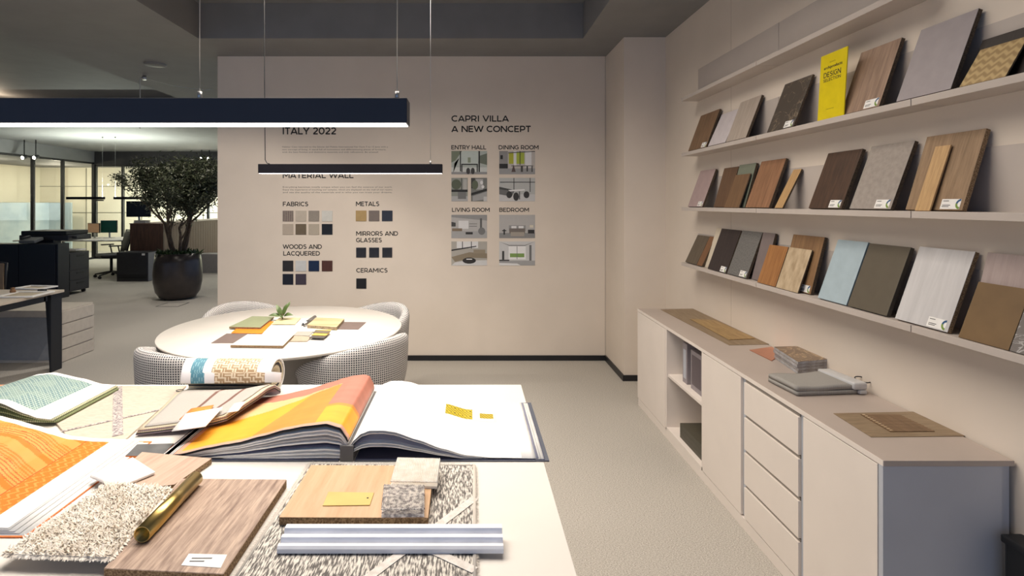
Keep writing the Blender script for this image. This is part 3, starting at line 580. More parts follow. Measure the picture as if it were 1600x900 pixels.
for a, b in zip(zz, zz[1:]):
    d_ = part('drawer', [(X0, X0+.018, Y[4]+.016, Y[3]-.016, a+.002, b-.014)], LACQ)
    part('grip_rail', [(X0+.008, X0+.016, Y[4]+.016, Y[3]-.016, b-.014, b-.002)], GAP, d_)
part('handle_profile', [(X0+.012, X0+.02, Y[3]-.016, Y[3]+.016, .06, ZT-.022)], GREYM)
part('handle_profile', [(X0+.012, X0+.02, Y[4]-.016, Y[4]+.016, .06, ZT-.022)], GREYM)
# things in the open compartment
bm = bmesh.new(); box(bm, 0, .22, 0, .03, 0, .25, .001, 0); box(bm, .02, .2, -.001, .0, .02, .23, 0, 1)
for i, (yy, lab) in enumerate(((3.52, 'grey lilac sample folder standing far back in the open compartment'), (3.40, 'grey lilac sample box with dark window in the open compartment'))):
    t2 = thing('sample_box', lab, 'box', (1.36, yy-.2 if i else yy-.1, .4252), 0, None)
    b2 = bmesh.new(); box(b2, 0, .24 if i else .2, 0, .16 if i else .07, 0, .235 if i else .25, .001); mesh_obj('case', b2, mat('lilac_grey_board', (150,142,146), rough=.6), t2)
    b2 = bmesh.new(); box(b2, -.001, .0, .015, .145 if i else .055, .03, .21, 0); mesh_obj('cover_plate', b2, mat('dark_plum_cover', (92,82,88), rough=.4) if i else GREYM, t2)
bm.free()
OLV = mat('olive_book_cover', (76,72,60), rough=.5)
for k in range(3):
    t2 = thing('olive_catalogue', ['dark olive catalogue at the bottom of the stack in the sideboard', 'dark olive catalogue in the middle of the stack in the sideboard', 'dark olive catalogue on top of the stack in the sideboard'][k], 'book', (1.34, 3.15, .0755+.03*k), 0, 'catalogues in the sideboard')
    b2 = bmesh.new(); box(b2, 0, .25, 0, .33, 0, .003, 0); box(b2, 0, .25, 0, .33, .026, .029, 0); box(b2, 0, .004, 0, .33, .003, .026, 0); mesh_obj('cover', b2, OLV, t2)
    b2 = bmesh.new(); box(b2, .005, .245, .004, .326, .0035, .0255, 0); mesh_obj('pages', b2, WHITEP, t2)

# ------------------------------------------------------------------ flat things by their four corners
def slab(name, pts, z, th, m, label, cat, bev=.0006, edge=None, grp=None, parent=None, axis=0, sub=None):
    """pts: four pixel corners of the TOP face, which lies at z+th"""
    W_ = [P(a, b, z+th) for a, b in pts]; c = sum(W_, V())/4; c.z = z
    e = (W_[(axis+1)%4]-W_[axis%4]); ang = math.atan2(e.y, e.x); R = Matrix.Rotation(-ang, 4, 'Z')
    loc = [(R @ (p-c)) for p in W_]
    bm = bmesh.new(); vs = prism(bm, [(p.x, p.y) for p in loc], 0, th)
    if bev: bmesh.ops.bevel(bm, geom=list(bm.edges), offset=min(bev, th*.3), segments=1, affect='EDGES')
    if edge is not None:
        bm.normal_update()
        bmesh.ops.recalc_face_normals(bm, faces=bm.faces)
        for f in bm.faces: f.material_index = 1 if abs(f.normal.z) < .5 else 0
    o = mesh_obj(name, bm, [m, edge] if edge is not None else m)
    o.location = c; o.rotation_euler = (0, 0, ang)
    if parent is not None: o.parent = parent; o.matrix_parent_inverse = parent.matrix_basis.inverted()
    else: tag(o, label, cat, grp)
    return o
VEN = mat('veneer_sheet', (150,130,104), (124,104,80), 'wood', 14, rough=.5, stretch=(.5,5,5))
slab('veneer_sheet', [(1032,483.5),(1088.6,482),(1212,537.5),(1139,539)], ZT+.0003, .002, VEN, 'large brown veneer sheet lying at the far end of the sideboard', 'veneer', axis=1)
slab('veneer_sheet', [(1078,498),(1117,500),(1180,528.5),(1139,530.5)], ZT+.003, .003, mat('golden_veneer', (176,146,98), (140,110,68), 'wood', 16, rough=.5, stretch=(.5,5,5)), 'golden figured veneer sheet on top of the brown one', 'veneer', axis=1)
slab('copper_plate', [(1171,546.5),(1206,541.5),(1222,552),(1206,563.5)], ZT+.0003, .003, mat('copper', (206,140,110), rough=.35, metal=.6), 'thin copper coloured plate beside the stone tiles', 'plate')
st = [mat('stone_top', (192,164,126), (112,90,68), 'marble', 7, rough=.3, lo=.0, hi=.14), mat('stone_mid', (160,152,146), (120,112,108), 'marble', 12, rough=.5)]
STE = mat('stone_edge', (178,178,182), (148,144,142), scale=30, rough=.6)
for k in range(4):
    top = k == 3; dy = (3-k)*4.9
    base = [(1209.5,541.5),(1267.5,540),(1314.6,559),(1246.6,565)]; zt = ZT+.0003+.0152*k
    W_ = [P(a, b, ZT+.061) for a, b in base]; sh = [(.0,.0),(.004,.003),(-.003,.002),(0,0)][k]
    bm = bmesh.new(); c = sum(W_, V())/4; prism(bm, [(p.x-c.x+sh[0], p.y-c.y+sh[1]) for p in W_], 0, .015); bmesh.ops.bevel(bm, geom=list(bm.edges), offset=.001, segments=1, affect='EDGES')
    bm.normal_update()
    for f in bm.faces: f.material_index = 1 if abs(f.normal.z) < .5 else 0
    o = mesh_obj('stone_tile', bm, [st[0] if top else st[1], STE]); o.location = (c.x, c.y, zt)
    tag(o, ['bottom stone tile of the stack on the sideboard', 'second lowest stone tile of the stack on the sideboard', 'second highest stone tile of the stack on the sideboard', 'brown veined stone tile topping the stack on the sideboard'][k], 'tile', 'stone tiles stacked on the sideboard')
GF = mat('grey_wool', (172,168,162), (132,129,124), 'weave', 260, rough=.95, bump=.3)
GFE = mat('dark_wool_edge', (60,60,62), (130,130,130), 'weave', 200, rough=.95)
A0, A1 = P(1200.5, 590, ZT+.02), P(1245, 612, ZT+.02); B0, B1 = P(1288, 586, ZT+.025), P(1340, 607, ZT+.025)
for k in range(2):
    t2 = thing('fabric_hanger', ['lower grey wool fabric hanger with white header on the sideboard', 'upper grey wool fabric hanger with white header on the sideboard'][k], 'fabric sample', (A0.x, A0.y, ZT), 0, 'grey fabric hangers on the sideboard')
    g = []
    for i in range(17):
        u = i/16; row = []
        for j in range(9):
            v = j/8; p = (A0.lerp(A1, v)).lerp(B0.lerp(B1, v), u); z = ZT+.0005+.0185*(k+1)+(.005*max(0, u-.55)/.45 if k else 0)+.002*math.sin(u*9+v*2)*(k)
            row.append(V((p.x, p.y, z))-V((A0.x, A0.y, ZT)))
        g.append(row)
    sheet('cloth', g, -.0165, [GF], t2)
    bm = bmesh.new(); a, b = B0, B1; dr = (b-a).normalized(); nn = (B0-A0); nn.z = 0; nn.normalize()
    M = Matrix(((nn.x, dr.x, 0, a.x-A0.x), (nn.y, dr.y, 0, a.y-A0.y), (0, 0, 1, .0015+.02*k), (0,0,0,1)))
    vs = box(bm, -.026 if k else 0, .036, -.012, (b-a).length+.012, 0, .031 if k else .0195, .007); bmesh.ops.transform(bm, matrix=M, verts=bm.verts)
    mesh_obj('header', bm, mat('white_header', (196,196,196), rough=.4), t2, smooth=True)
    if k:
        bm = bmesh.new(); c = P(1348, 593, ZT+.045)-V((A0.x, A0.y, ZT))
        pts = [c+V((.028*math.cos(q), .03*math.sin(q), .004*math.sin(q))) for q in [2*PI*i/16 for i in range(17)]]
        tube(bm, pts, .0025, 6); mesh_obj('hook', bm, DARKG, t2)
slab('veneer_sheet', [(1302,645.5),(1427,643),(1508,681),(1361,682.5)], ZT+.0003, .002, VEN, 'brown veneer sheet at the near end of the sideboard', 'veneer', axis=0)
t2 = thing('stitched_veneer', 'small ribbed veneer sheet with white stitching on the near brown sheet', 'veneer', P(1400, 660, ZT+.003), 0)
q = [P(a, b, ZT+.0028) for a, b in ((1344.5,648),(1405,648),(1461,674.5),(1391,675))]; bm = bmesh.new()
for k in range(11):
    a0, a1 = k/11, (k+.86)/11; pts = [q[0].lerp(q[3], a0), q[1].lerp(q[2], a0), q[1].lerp(q[2], a1), q[0].lerp(q[3], a1)]
    prism(bm, [(p.x-t2.location.x, p.y-t2.location.y) for p in pts], 0, .002)
prism(bm, [(p.x-t2.location.x, p.y-t2.location.y) for p in q], -.0003, .0008)
mesh_obj('ribbed_sheet', bm, wood('w_rib', (140,112,84), (112,88,64)), t2)
bm = bmesh.new()
for k in range(11):
    p = q[0].lerp(q[3], (k+.4)/11).lerp(q[1].lerp(q[2], (k+.4)/11), .06)-V(t2.location); box(bm, p.x-.005, p.x+.005, p.y-.003, p.y+.003, .002, .0035, .0008)
mesh_obj('stitching', bm, mat('stitch_thread', (214,192,158)), t2)
bm = bmesh.new(); box(bm, 1.652, 1.712, 1.59, 1.70, 0, .525, .01); box(bm, 1.646, 1.714, 1.584, 1.706, .505, .53, .006); tag(mesh_obj('waste_bin', bm, BLACK), 'slim black bin in the gap at the near end of the sideboard', 'bin')

# ------------------------------------------------------------------ round table, chairs
TC = V((-1.19, 3.61, 0)); ZTT = .74
t = thing('round_table', 'round white meeting table under the slim pendant', 'table', TC)
bm = bmesh.new(); lathe(bm, [(0,ZTT-.03),(.70,ZTT-.03),(.744,ZTT-.016),(.75,ZTT-.006),(.747,ZTT),(0,ZTT)], 96); mesh_obj('tabletop', bm, WHITET, t)
bm = bmesh.new(); lathe(bm, [(0,0),(.36,0),(.36,.012),(.25,.03),(.2,.35),(.25,.68),(.3,.71),(0,.71)], 64); mesh_obj('pedestal', bm, mat('greige_pedestal', (176,170,162), rough=.6), t)
HOUND = mat('houndstooth_fabric', (214,210,206), (40,43,55), 'houndstooth', 1, rough=.95, coord='UV', lo=.37, hi=.46)
def tub_chair(x, y, ang, label, src=None):
    if src:
        r = src.copy(); COL.objects.link(r); r.location = (x, y, 0); r.rotation_euler = (0,0,ang); r['label'] = label
        for ch in list(src.children):
            c = ch.copy(); COL.objects.link(c); c.parent = r
        return r
    t = thing('tub_chair', label, 'chair', (x, y, 0), ang, 'houndstooth tub chairs around the round table')
    n, m = 56, 14; bm = bmesh.new(); uv = bm.loops.layers.uv.new('UVMap'); R = .325
    def ring(a, s):   # local: back of the chair towards -Y; a is angle from the back centre
        w_ = abs(a)/math.radians(125); top = .79-.19*w_**1.8
        # cross section of the shell, s 0..1: outside bottom -> rim -> inside bottom
        prof = [(-.085,.30),(-.03,.42),(0,.56),(.008,top-.05),(.004,top-.015),(-.012,top),(-.035,top-.002),(-.052,top-.02),(-.055,top-.06),(-.06,.56),(-.07,.46),(-.085,.42)]
        return prof
    rings = []; L = []
    for i in range(n+1):
        a = math.radians(-125+250*i/n); pr = ring(a, 0)
        rings.append([bm.verts.new(((R+p[0])*math.sin(a), -(R+p[0])*math.cos(a), p[1])) for p in pr]); 
        acc = 0; l = [0]
        for p, q_ in zip(pr, pr[1:]): acc += math.hypot(p[0]-q_[0], p[1]-q_[1]); l.append(acc)
        L.append(l)
    for i in range(n):
        for j in range(len(rings[0])-1):
            f = bm.faces.new((rings[i][j], rings[i+1][j], rings[i+1][j+1], rings[i][j+1])); f.smooth = True
            U = lambda ii, jj: ((ii/n*math.radians(250)*R)/.0125, (L[ii][jj] if jj < 5 else L[ii][jj])/.0125)
            for l, c in zip(f.loops, (U(i,j), U(i+1,j), U(i+1,j+1), U(i,j+1))): l[uv].uv = c
    for e in (rings[0], rings[-1][::-1]): bm.faces.new(e)
    o = mesh_obj('backrest', bm, HOUND, t)
    bm = bmesh.new(); lathe(bm, [(0,.27),(.22,.27),(.245,.30),(.262,.42),(.25,.455),(.2,.468),(0,.47)], 48); uv = bm.loops.layers.uv.new('UVMap')
    for f in bm.faces:
        for l in f.loops: l[uv].uv = (l.vert.co.x/.0125, (l.vert.co.y+l.vert.co.z)/.0125)
    mesh_obj('seat', bm, HOUND, t)
    for sx, sy in ((-1,-1),(1,-1),(-1,1),(1,1)):
        bm = bmesh.new(); tube(bm, [(sx*.15, sy*.15, .275), (sx*.2, sy*.2, 0)], [.016, .011], 12); mesh_obj('leg', bm, BLACK, t)
    return t
def face(x, y): return math.atan2(TC.y-y, TC.x-x)-PI/2
ch = tub_chair(-.69, 3.3, face(-.69, 3.3), 'houndstooth tub chair at the near right of the round table')
for x, y, lab in ((-1.50, 3.11, 'houndstooth tub chair at the near left of the round table'), (-1.60, 4.05, 'houndstooth tub chair at the far left of the round table'), (-.76, 4.02, 'houndstooth tub chair at the far right of the round table')):
    tub_chair(x, y, face(x, y), lab, ch)
z = ZTT+.0004
def rt(pts, dz, th, c, label, name='flat_sample', cat='sample', **k):
    return slab(name, pts, z+dz, th, c, label, cat, **k)
BRN = mat('mauve_brown', (120,104,98), rough=.6)
rt([(330,535.6),(354,521),(392,521.5),(365,535.6)], 0, .003, BRN, 'mauve brown sheet at the left of the round table')
rt([(526.7,514),(537,503),(572,503.3),(560,514.3)], 0, .003, BRN, 'mauve brown sheet at the right of the round table samples')
rt([(409,523),(428,497),(530,499),(507,526)], 0, .002, WHITEP, 'large white card under the round table samples', 'white_card', 'card')
rt([(361,520),(380,503.5),(428,502),(409,521)], .003, .003, mat('orange_card', (240,140,40), rough=.5), 'orange card on the round table', 'orange_card', 'card')
rt([(358,510.5),(394,494),(428,494.7),(406.5,511.5)], .0065, .012, mat('sage_board', (150,156,122), rough=.5), 'sage green board lying on the orange card', edge=CHIP)
rt([(424,506),(437,496.3),(470,496.5),(461,506)], .0065, .004, mat('pale_yellow', (228,214,166), rough=.5), 'pale yellow sheet beside the little plant')
rt([(360,539),(387,522),(459,523),(442,540)], .0035, .014, WHITET, 'white board with wooden edge on the round table', edge=CHIP)
rt([(457,523.5),(465,517.4),(490,517.6),(483,524.5)], .0024, .006, mat('grey_felt', (178,172,162), (150,144,136), scale=200, rough=.95), 'small grey felt swatch on the round table')
rt([(453,533),(461,524),(487,526),(480,533)], .0024, .003, mat('dotted_weave', (196,180,160), (150,130,110), 'weave', 120, rough=.95), 'small beige woven swatch at the front of the round table')
t2 = thing('swatch_fan', 'little fan of yellow and grey striped swatches on the round table', 'swatch', P(500, 521, z))
for k, c in enumerate(((90,84,78), (214,178,90), (120,110,96), (232,200,110))):
    pts = [P(483+k*3, 526-k*3, z+.02), P(494+k*1.5, 519-k*.8, z+.02), P(515+k, 519-k*.8, z+.02), P(506+k*3, 527-k*3, z+.02)]
    bm = bmesh.new(); prism(bm, [(p.x-t2.location.x, p.y-t2.location.y) for p in pts], .0125+.0035*k, .0155+.0035*k); mesh_obj('swatch_leaf', bm, mat('fan_%d' % k, c, rough=.8), t2)
bm = bmesh.new(); p0, p1 = P(485, 526, z), P(508, 521, z); box(bm, min(p0.x,p1.x)-t2.location.x, max(p0.x,p1.x)-t2.location.x, -.02, .03, .0025, .0126, 0); mesh_obj('swatch_leaf', bm, mat('fan_0', (90,84,78)), t2)
rt([(480,508),(494,496),(538,498),(526,511)], .0024, .02, mat('travertine', (222,200,160), (190,162,118), 'wood', 6, rough=.5), 'thick cream travertine block on the round table', 'stone_block', 'stone', edge=mat('travertine_edge', (170,150,118), (130,112,84), scale=80))
bm = bmesh.new(); a, b = P(474, 508, z+.016), P(492, 496, z+.016); n_ = 20
t2 = thing('metal_tube', 'short chrome tube beside the travertine block', 'tube', (a.x, a.y, z+.0028))
def ringtube(bm, a, b, ro, ri, seg=28):
    d = (b-a).normalized(); s = d.cross(V((0,0,1))).normalized(); u = s.cross(d)
    R_ = [[bm.verts.new(p+s*(r*math.cos(2*PI*k/seg))+u*(r*math.sin(2*PI*k/seg))) for k in range(seg)] for p, r in ((a,ro),(b,ro),(b,ri),(a,ri))]
    for A, B in zip(R_, R_[1:]+R_[:1]):
        for k in range(seg):
            f = bm.faces.new((A[k], A[(k+1)%seg], B[(k+1)%seg], B[k])); f.smooth = True
ringtube(bm, V((0,0,.014)), b-a+V((0,0,.014)), .014, .012); mesh_obj('tube_wall', bm, mat('chrome', (210,208,206), rough=.2, metal=.9), t2)
# sprig
def leaf(bm, base, tip, wid, up=V((0,0,1)), mi=0, bend=.15, n=6):
    d = tip-base; s = d.cross(up)
    if s.length < 1e-6: s = V((1,0,0))
    s.normalize(); nn = s.cross(d).normalized(); L = d.length; prev = None
    for i in range(n+1):
        tt = i/n; w_ = wid*math.sin(PI*min(1, tt**.75))*.5; c = base+d*tt+nn*(bend*L*math.sin(PI*tt))
        cur = (bm.verts.new(c-s*w_+nn*w_*.25), bm.verts.new(c), bm.verts.new(c+s*w_+nn*w_*.25))
        if prev:
            for k in (0, 1):
                f = bm.faces.new((prev[k], prev[k+1], cur[k+1], cur[k])); f.material_index = mi; f.smooth = True
        prev = cur
LEAFG = mat('sprig_leaf', (104,124,72), (72,92,50), scale=30, rough=.4)
b = P(441, 501, z); t2 = thing('leaf_sprig', 'small green leaf sprig standing on the round table', 'plant', (b.x, b.y, z+.011))
bm = bmesh.new()
for dx, dy, dz in ((.06,.0,.11),(-.05,.02,.10),(.085,-.02,.03),(-.09,-.02,.025),(.02,-.07,.02),(-.02,.06,.05),(.05,.03,.12)): leaf(bm, V((dx*.12,dy*.12,.02)), V((dx,dy,dz)), .034, V((0,-.6,.8)))
mesh_obj('leaves', bm, LEAFG, t2)
bm = bmesh.new(); tube(bm, [(0,0,0),(0,0,.02),(.004,0,.035)], .005, 8); mesh_obj('stem', bm, mat('brown_stem', (96,72,48)), t2)

# ------------------------------------------------------------------ foreground table
ZF = .90
t = thing('sample_table', 'large white sample table in the foreground', 'table', (-1.0, 1.27, 0))
T2 = Matrix.Translation(-V(t.location))
part('tabletop', [(-2.25, .191, .5, 1.978, ZF-.03, ZF)], WHITET, t, .0015, T2)
for x in (-2.1, .02): part('panel_leg', [(x, x+.04, .62, 1.86, 0, ZF-.03)], WHITET, t, .001, T2)
part('crossbar', [(-2.06, .02, 1.2, 1.24, .6, ZF-.03)], WHITET, t, .001, T2)
z = ZF+.0004
# beige rug sample with grey lines, under the fabric books
RB = mat('beige_rug', (204,192,176), (188,174,158), scale=60, rough=.95, bump=.4, stretch=(1,6,1)); RG = mat('rug_line', (128,118,122), (200,190,182), scale=160, rough=.95, lo=.4, hi=.6)
t2 = slab('rug_sample', [(40,603.5),(291,602.5),(196,686),(108,684.5)], z, .006, RB, 'flat beige rug sample with grey crossing lines under the woven swatch book', 'rug sample')
inv = t2.matrix_basis.inverted()
def strip(pts, w_, name='rug_stripe', m=RG, par=None, zz=None, iv=None):
    bm = bmesh.new()
    for a, b in zip(pts, pts[1:]):
        a, b = P(*a, zz), P(*b, zz); d = (b-a).normalized(); s = V((-d.y, d.x, 0))*w_/2
        vs = [iv @ V((q_.x, q_.y, zz+.0005)) for q_ in (a-s, b-s, b+s, a+s)]
        f = bm.faces.new([bm.verts.new(v) for v in vs])
        r = bmesh.ops.extrude_face_region(bm, geom=[f])
        for e in r['geom']:
            if isinstance(e, bmesh.types.BMVert): e.co.z += .0012
    return mesh_obj(name, bm, m, par)
bpy.context.view_layer.update()
strip([(184,605),(184,681)], .026, par=t2, zz=z+.006, iv=inv); strip([(95,675),(262,638)], .009, par=t2, zz=z+.0061, iv=inv)
bm = bmesh.new(); c = inv @ P(281, 611, z+.007)
pts = [c+V((.012*math.cos(q_), .007*math.sin(q_), .002+.001*math.sin(q_))) for q_ in [2*PI*i/14 for i in range(15)]]; tube(bm, pts, .0012, 6); mesh_obj('grommet', bm, DARKG, t2)
slab('salmon_board', [(-60,600.8),(33,601),(12,612),(-60,612)], z+.0, .006, mat('salmon', (222,168,130), (196,130,96), scale=20, rough=.6), 'salmon board at the far left corner of the sample table', 'board')

def page_grid(prof_n, prof_f, yn, yf, x0, x1, n=40, m=12, dz=0, xs=1):
    g = []
    for i in range(n+1):
        x = x0+(x1-x0)*i/n; row = []
        for j in range(m+1):
            v = j/m; zz = interp(prof_n, x)*(1-v)+interp(prof_f, x)*v
            row.append(V((x, yn+(yf-yn)*v, ZF+zz+dz)))
        g.append(row)
    return g
def shift(g, o): return [[p-o for p in r] for r in g]
# woven swatch book (blue green weave in a white card, green fabrics under it)
o0 = V((-1.4, 1.74, z)); t2 = thing('woven_swatch_book', 'arched swatch book showing blue green weave in a white frame', 'swatch book', o0)
pn = [(-1.66,.03),(-1.6,.05),(-1.47,.078),(-1.36,.072),(-1.284,.040),(-1.25,.028),(-1.215,.024)]; pf = [(-1.66,.012),(-1.6,.02),(-1.48,.062),(-1.425,.068),(-1.326,.047),(-1.26,.028),(-1.2,.024)]
def wcol(u, v):
    if .10 < u and u < .845 and .09 < v < .93:
        a, b = int(u*110), int(v*84)
        n_ = mnoise.noise(V((u*9, v*7, 1)))
        if (a % 2 and b % 2): return lin((66,92,106))
        if (a+b) % 3 == 0: return lin((112,144,146)) if n_ > -.1 else lin((150,172,160))
        return lin((172,192,182))
    return lin((240,240,238))
sheet('front_swatch', shift(page_grid(pn, pf, 1.60, 1.90, -1.64, -1.212, 110, 84), o0), .0015, [PRINT], t2, wcol)
GRNF = mat('green_fabric', (150,158,116), (100,110,76), 'weave', 160, rough=.95); CRM = mat('cream_fabric', (206,204,178), (140,146,104), 'weave', 150, rough=.95)
for k in range(4):
    s = (3.4-k)/4
    sheet('fabric_page', shift(page_grid([(a, max(.0125, b*s)) for a, b in pn], [(a, max(.0125, b*s)) for a, b in pf], 1.603+.004*k, 1.896, -1.64, -1.205+.004*(k%2), 40, 4, .0015), o0), .0045, [GRNF if k % 2 else CRM], t2)
# orange wallpaper book
o0 = V((-1.2, 1.28, z)); t2 = thing('orange_pattern_book', 'open book with orange striped wallpaper page and white margins', 'book', o0)
po = [(-1.5,.06),(-1.4,.082),(-1.33,.085),(-1.265,.075),(-1.234,.067),(-1.163,.048),(-1.118,.034),(-1.068,.020),(-1.0,.014),(-.90,.011)]
def ocol(u, v):
    # u: 0 left .. 1 right edge; v: 0 near .. 1 far
    if u > .905 or v > .955 or v < .03: return lin((243,241,238))
    A, B, D = lin((236,152,70)), lin((222,118,18)), lin((188,84,6))
    if u > .80:
        s = v*34; k = abs((s % 2)-1); q_ = ((u-.80)/.105)*2.2
        return A if ((q_+k*.55) % .8) < .2 else B
    if u > .793: return D
    y = v*1.0+.16*math.sin(u*7+1.0)*(1-u*.3); f = y*7
    n_ = mnoise.noise(V((u*5, y*3, 0)))*.35
    ph = (f+n_) % 2.0
    fine = (f*6) % 1.0
    if ph < .55: return A
    if ph < .85: return B
    if ph < 1.5: return D if fine < .3 else A
    return (.95*A[0], A[1]*.93, A[2]) if fine < .5 else B
sheet('printed_page', shift(page_grid(po, po, 1.085, 1.492, -1.46, -.905, 190, 150), o0), .0012, [PRINT], t2, ocol)
for k in range(5):
    s = (4.5-k)/5
    sheet('page', shift(page_grid([(a, max(.003, b*s)) for a, b in po], [(a, max(.003, b*s)) for a, b in po], 1.082-.002*k, 1.49, -1.46, -.901+.012*k*(1 if k < 4 else .8), 36, 3), o0), .0012, [WHITEP], t2)
part('cover', [(-1.47, -.86, 1.070, 1.50, z, z+.0025)], mat('orange_cover', (226,124,60), rough=.5), t2, 0, Matrix.Translation(-o0))
slab('dark_swatch_card', [(196,712),(214,694),(272,692.5),(252,712.5)], z, .006, mat('graphite_swatch', (84,84,86), (104,104,104), scale=20, rough=.5), 'graphite swatch card with orange edge between the books', 'card', edge=mat('orange_edge', (232,132,40)))
slab('walnut_board', [(146,770),(222,706),(331,716),(272,757)], z+.0005, .014, wood('w_wal_pale', (206,178,158), (170,142,124), 12), 'pale walnut board under the white tile and shaggy rug', 'board', edge=CHIP, axis=1)
slab('white_tile', [(140,742),(208,713.5),(243,736),(184,760)], z+.0155, .008, mat('glossy_white', (244,242,238), rough=.25), 'white tile lying on the pale walnut board', 'tile', bev=.002)
WAL = mat('w_walnut', (204,178,158), (118,94,82), 'wood', 16, rough=.42, stretch=(7,.6,7), lo=.3, hi=.7)
t2 = slab('walnut_board', [(162,888),(282,747.5),(448,749),(349,897)], z, .019, WAL, 'large walnut board in front with a white label', 'board', bev=.001, edge=CHIP, axis=1)
bpy.context.view_layer.update()
pl = slab('label_sticker', [(283,883),(295,865),(355,866.5),(345,887)], z+.0191, .0006, WHITEP, None, None, 0, parent=t2)
bm = bmesh.new(); iv = t2.matrix_basis.inverted(); c0 = P(299, 873, z+.02)
box(bm, 0, .036, 0, .003, 0, .0002); box(bm, 0, .026, -.008, -.005, 0, .0002)
bmesh.ops.transform(bm, matrix=iv @ Matrix.Translation(V((c0.x, c0.y, z+.0198))), verts=bm.verts); mesh_obj('sticker_text', bm, mat('grey_ink', (90,90,90)), t2)
# shaggy rug sample
SH = mat('shaggy_pile', (250,244,234), (232,222,208), scale=25, rough=.95, detail=5, spec=.1)
cs = [P(6, 868, z+.02), P(168, 758, z+.02), P(266, 766, z+.02), P(172, 874, z+.02)]; c = sum(cs, V())/4; c.z = z+.0155
c0_ = V((c.x, c.y, z)); bm = bmesh.new()
prism(bm, [(p.x-c0_.x, p.y-c0_.y) for p in cs], .0162, .0235)
rnd = random.Random(3)
for k in range(9500):
    u, v = rnd.random(), rnd.random(); 
    if k % 6 == 0: u = rnd.choice((0, 1))
    elif k % 6 == 1: v = rnd.choice((0, 1))
    p = cs[0].lerp(cs[3], u).lerp(cs[1].lerp(cs[2], u), v)-c0_; p.z = .0225
    a = rnd.random()*6.283; l = .006+rnd.random()*.007; wv = .0014
    d = V((math.cos(a)*l*.8, math.sin(a)*l*.8, l*.8 if (0 < u < 1 and 0 < v < 1) else -l*.2)); s = V((-math.sin(a), math.cos(a), 0))*wv
    vs = [bm.verts.new(q_) for q_ in (p-s, p+s, p+d*.6+s*.9, p+d*.6-s*.9)]; bm.faces.new(vs); t_ = bm.verts.new(p+d+V((0,0,-.001))); bm.faces.new((vs[3], vs[2], t_))
o = mesh_obj('shaggy_rug_sample', bm, SH); o.location = c0_; tag(o, 'shaggy cream rug sample at the front left of the table', 'rug sample')
# a small wood block carries the rug's far corner; brass tube
a, b = P(222, 836, z+.034), P(306, 748, z+.034); a.z = b.z = z+.0192+.0155
BR = mat('brass', (206,180,114), (188,160,96), scale=8, rough=.28, metal=1.0)
t2 = thing('brass_tube', 'brass tube lying across the large walnut board', 'tube', (a.x, a.y, z+.0192)); bm = bmesh.new(); sub = V(t2.location)
ringtube(bm, a-sub, b-sub, .0155, .0132, 40); mesh_obj('tube_wall', bm, BR, t2)
# grey rug with white lines
RGY = mat('grey_rug', (222,215,205), (98,93,90), scale=120, rough=.95, bump=.3, stretch=(3,.5,1), lo=.40, hi=.58, detail=3)
FR = mat('rug_fringe', (206,198,188), rough=.95)
cs = [P(368, 902, z+.006), P(484, 724, z+.006), P(741, 727, z+.006), P(742, 930, z+.006)]
c = V((cs[0].x, cs[0].y, z)); bm = bmesh.new(); prism(bm, [(p.x-c.x, p.y-c.y) for p in cs], 0, .006)
t2 = mesh_obj('striped_rug_sample', bm, RGY); t2.location = c; tag(t2, 'grey flecked rug sample with white diagonal lines under the oak board', 'rug sample')
bpy.context.view_layer.update(); iv = Matrix.Translation(-c); LN = mat('white_yarn', (226,220,214), (206,198,190), scale=90, rough=.95)
strip([(742,779),(560,915)], .018, par=t2, zz=z+.006, iv=iv, m=LN); strip([(570,812),(742,892)], .018, par=t2, zz=z+.0062, iv=iv, m=LN)
bm = bmesh.new()
for A, B, n_ in ((cs[0], cs[1], 520), (cs[1], cs[2], 420), (cs[2], cs[3], 420)):
    for k in range(n_):
        p = A.lerp(B, rnd.random())-c; p.z = .004+rnd.random()*.003; d0 = (B-A).normalized(); out = V((-d0.y, d0.x, 0)); d = out*(.004+rnd.random()*.006)+d0*(rnd.random()-.5)*.01+V((0,0,rnd.random()*.004-.002)); s = d0*.0008
        bm.faces.new([bm.verts.new(q_) for q_ in (p-s, p+s, p+d+s*.4, p+d-s*.4)])
bm2 = bmesh.new(); 
mesh_obj('fringe', bm, FR, t2)
tube(bm2, [cs[2]-c+V((0,0,-.002)), cs[3]-c+V((0,0,-.002))], .0045, 8); tube(bm2, [cs[1]-c+V((0,0,-.002)), cs[2]-c+V((0,0,-.002))], .0035, 8); tube(bm2, [cs[0]-c+V((0,0,-.002)), cs[1]-c+V((0,0,-.002))], .0035, 8); mesh_obj('whipped_edge', bm2, FR, t2)
OAK = mat('light_oak', (212,176,140), (190,152,114), 'wood', 8, rough=.5, stretch=(.5,6,6), lo=.3, hi=.7)
slab('oak_board', [(436,808),(486,726.5),(678,727.5),(669,809)], z+.0075, .016, OAK, 'light oak chipboard panel lying on the grey flecked rug', 'board', edge=CHIP, axis=0)
bpy.context.view_layer.update()
t2 = slab('brass_plate', [(504,790),(513,768.3),(584.6,769.5),(578,789)], z+.0238, .0015, mat('satin_brass', (206,178,112), rough=.45, metal=.6), 'thin satin brass plate with a small hole on the oak board', 'plate', axis=1)
bpy.context.view_layer.update()
bm = bmesh.new(); lathe(bm, [(0,.0003),(.0022,.0003),(.0022,0)], 14); bmesh.ops.translate(bm, verts=bm.verts, vec=t2.matrix_basis.inverted() @ P(574.5, 778, z+.0254)); mesh_obj('hole', bm, BLACK, t2)
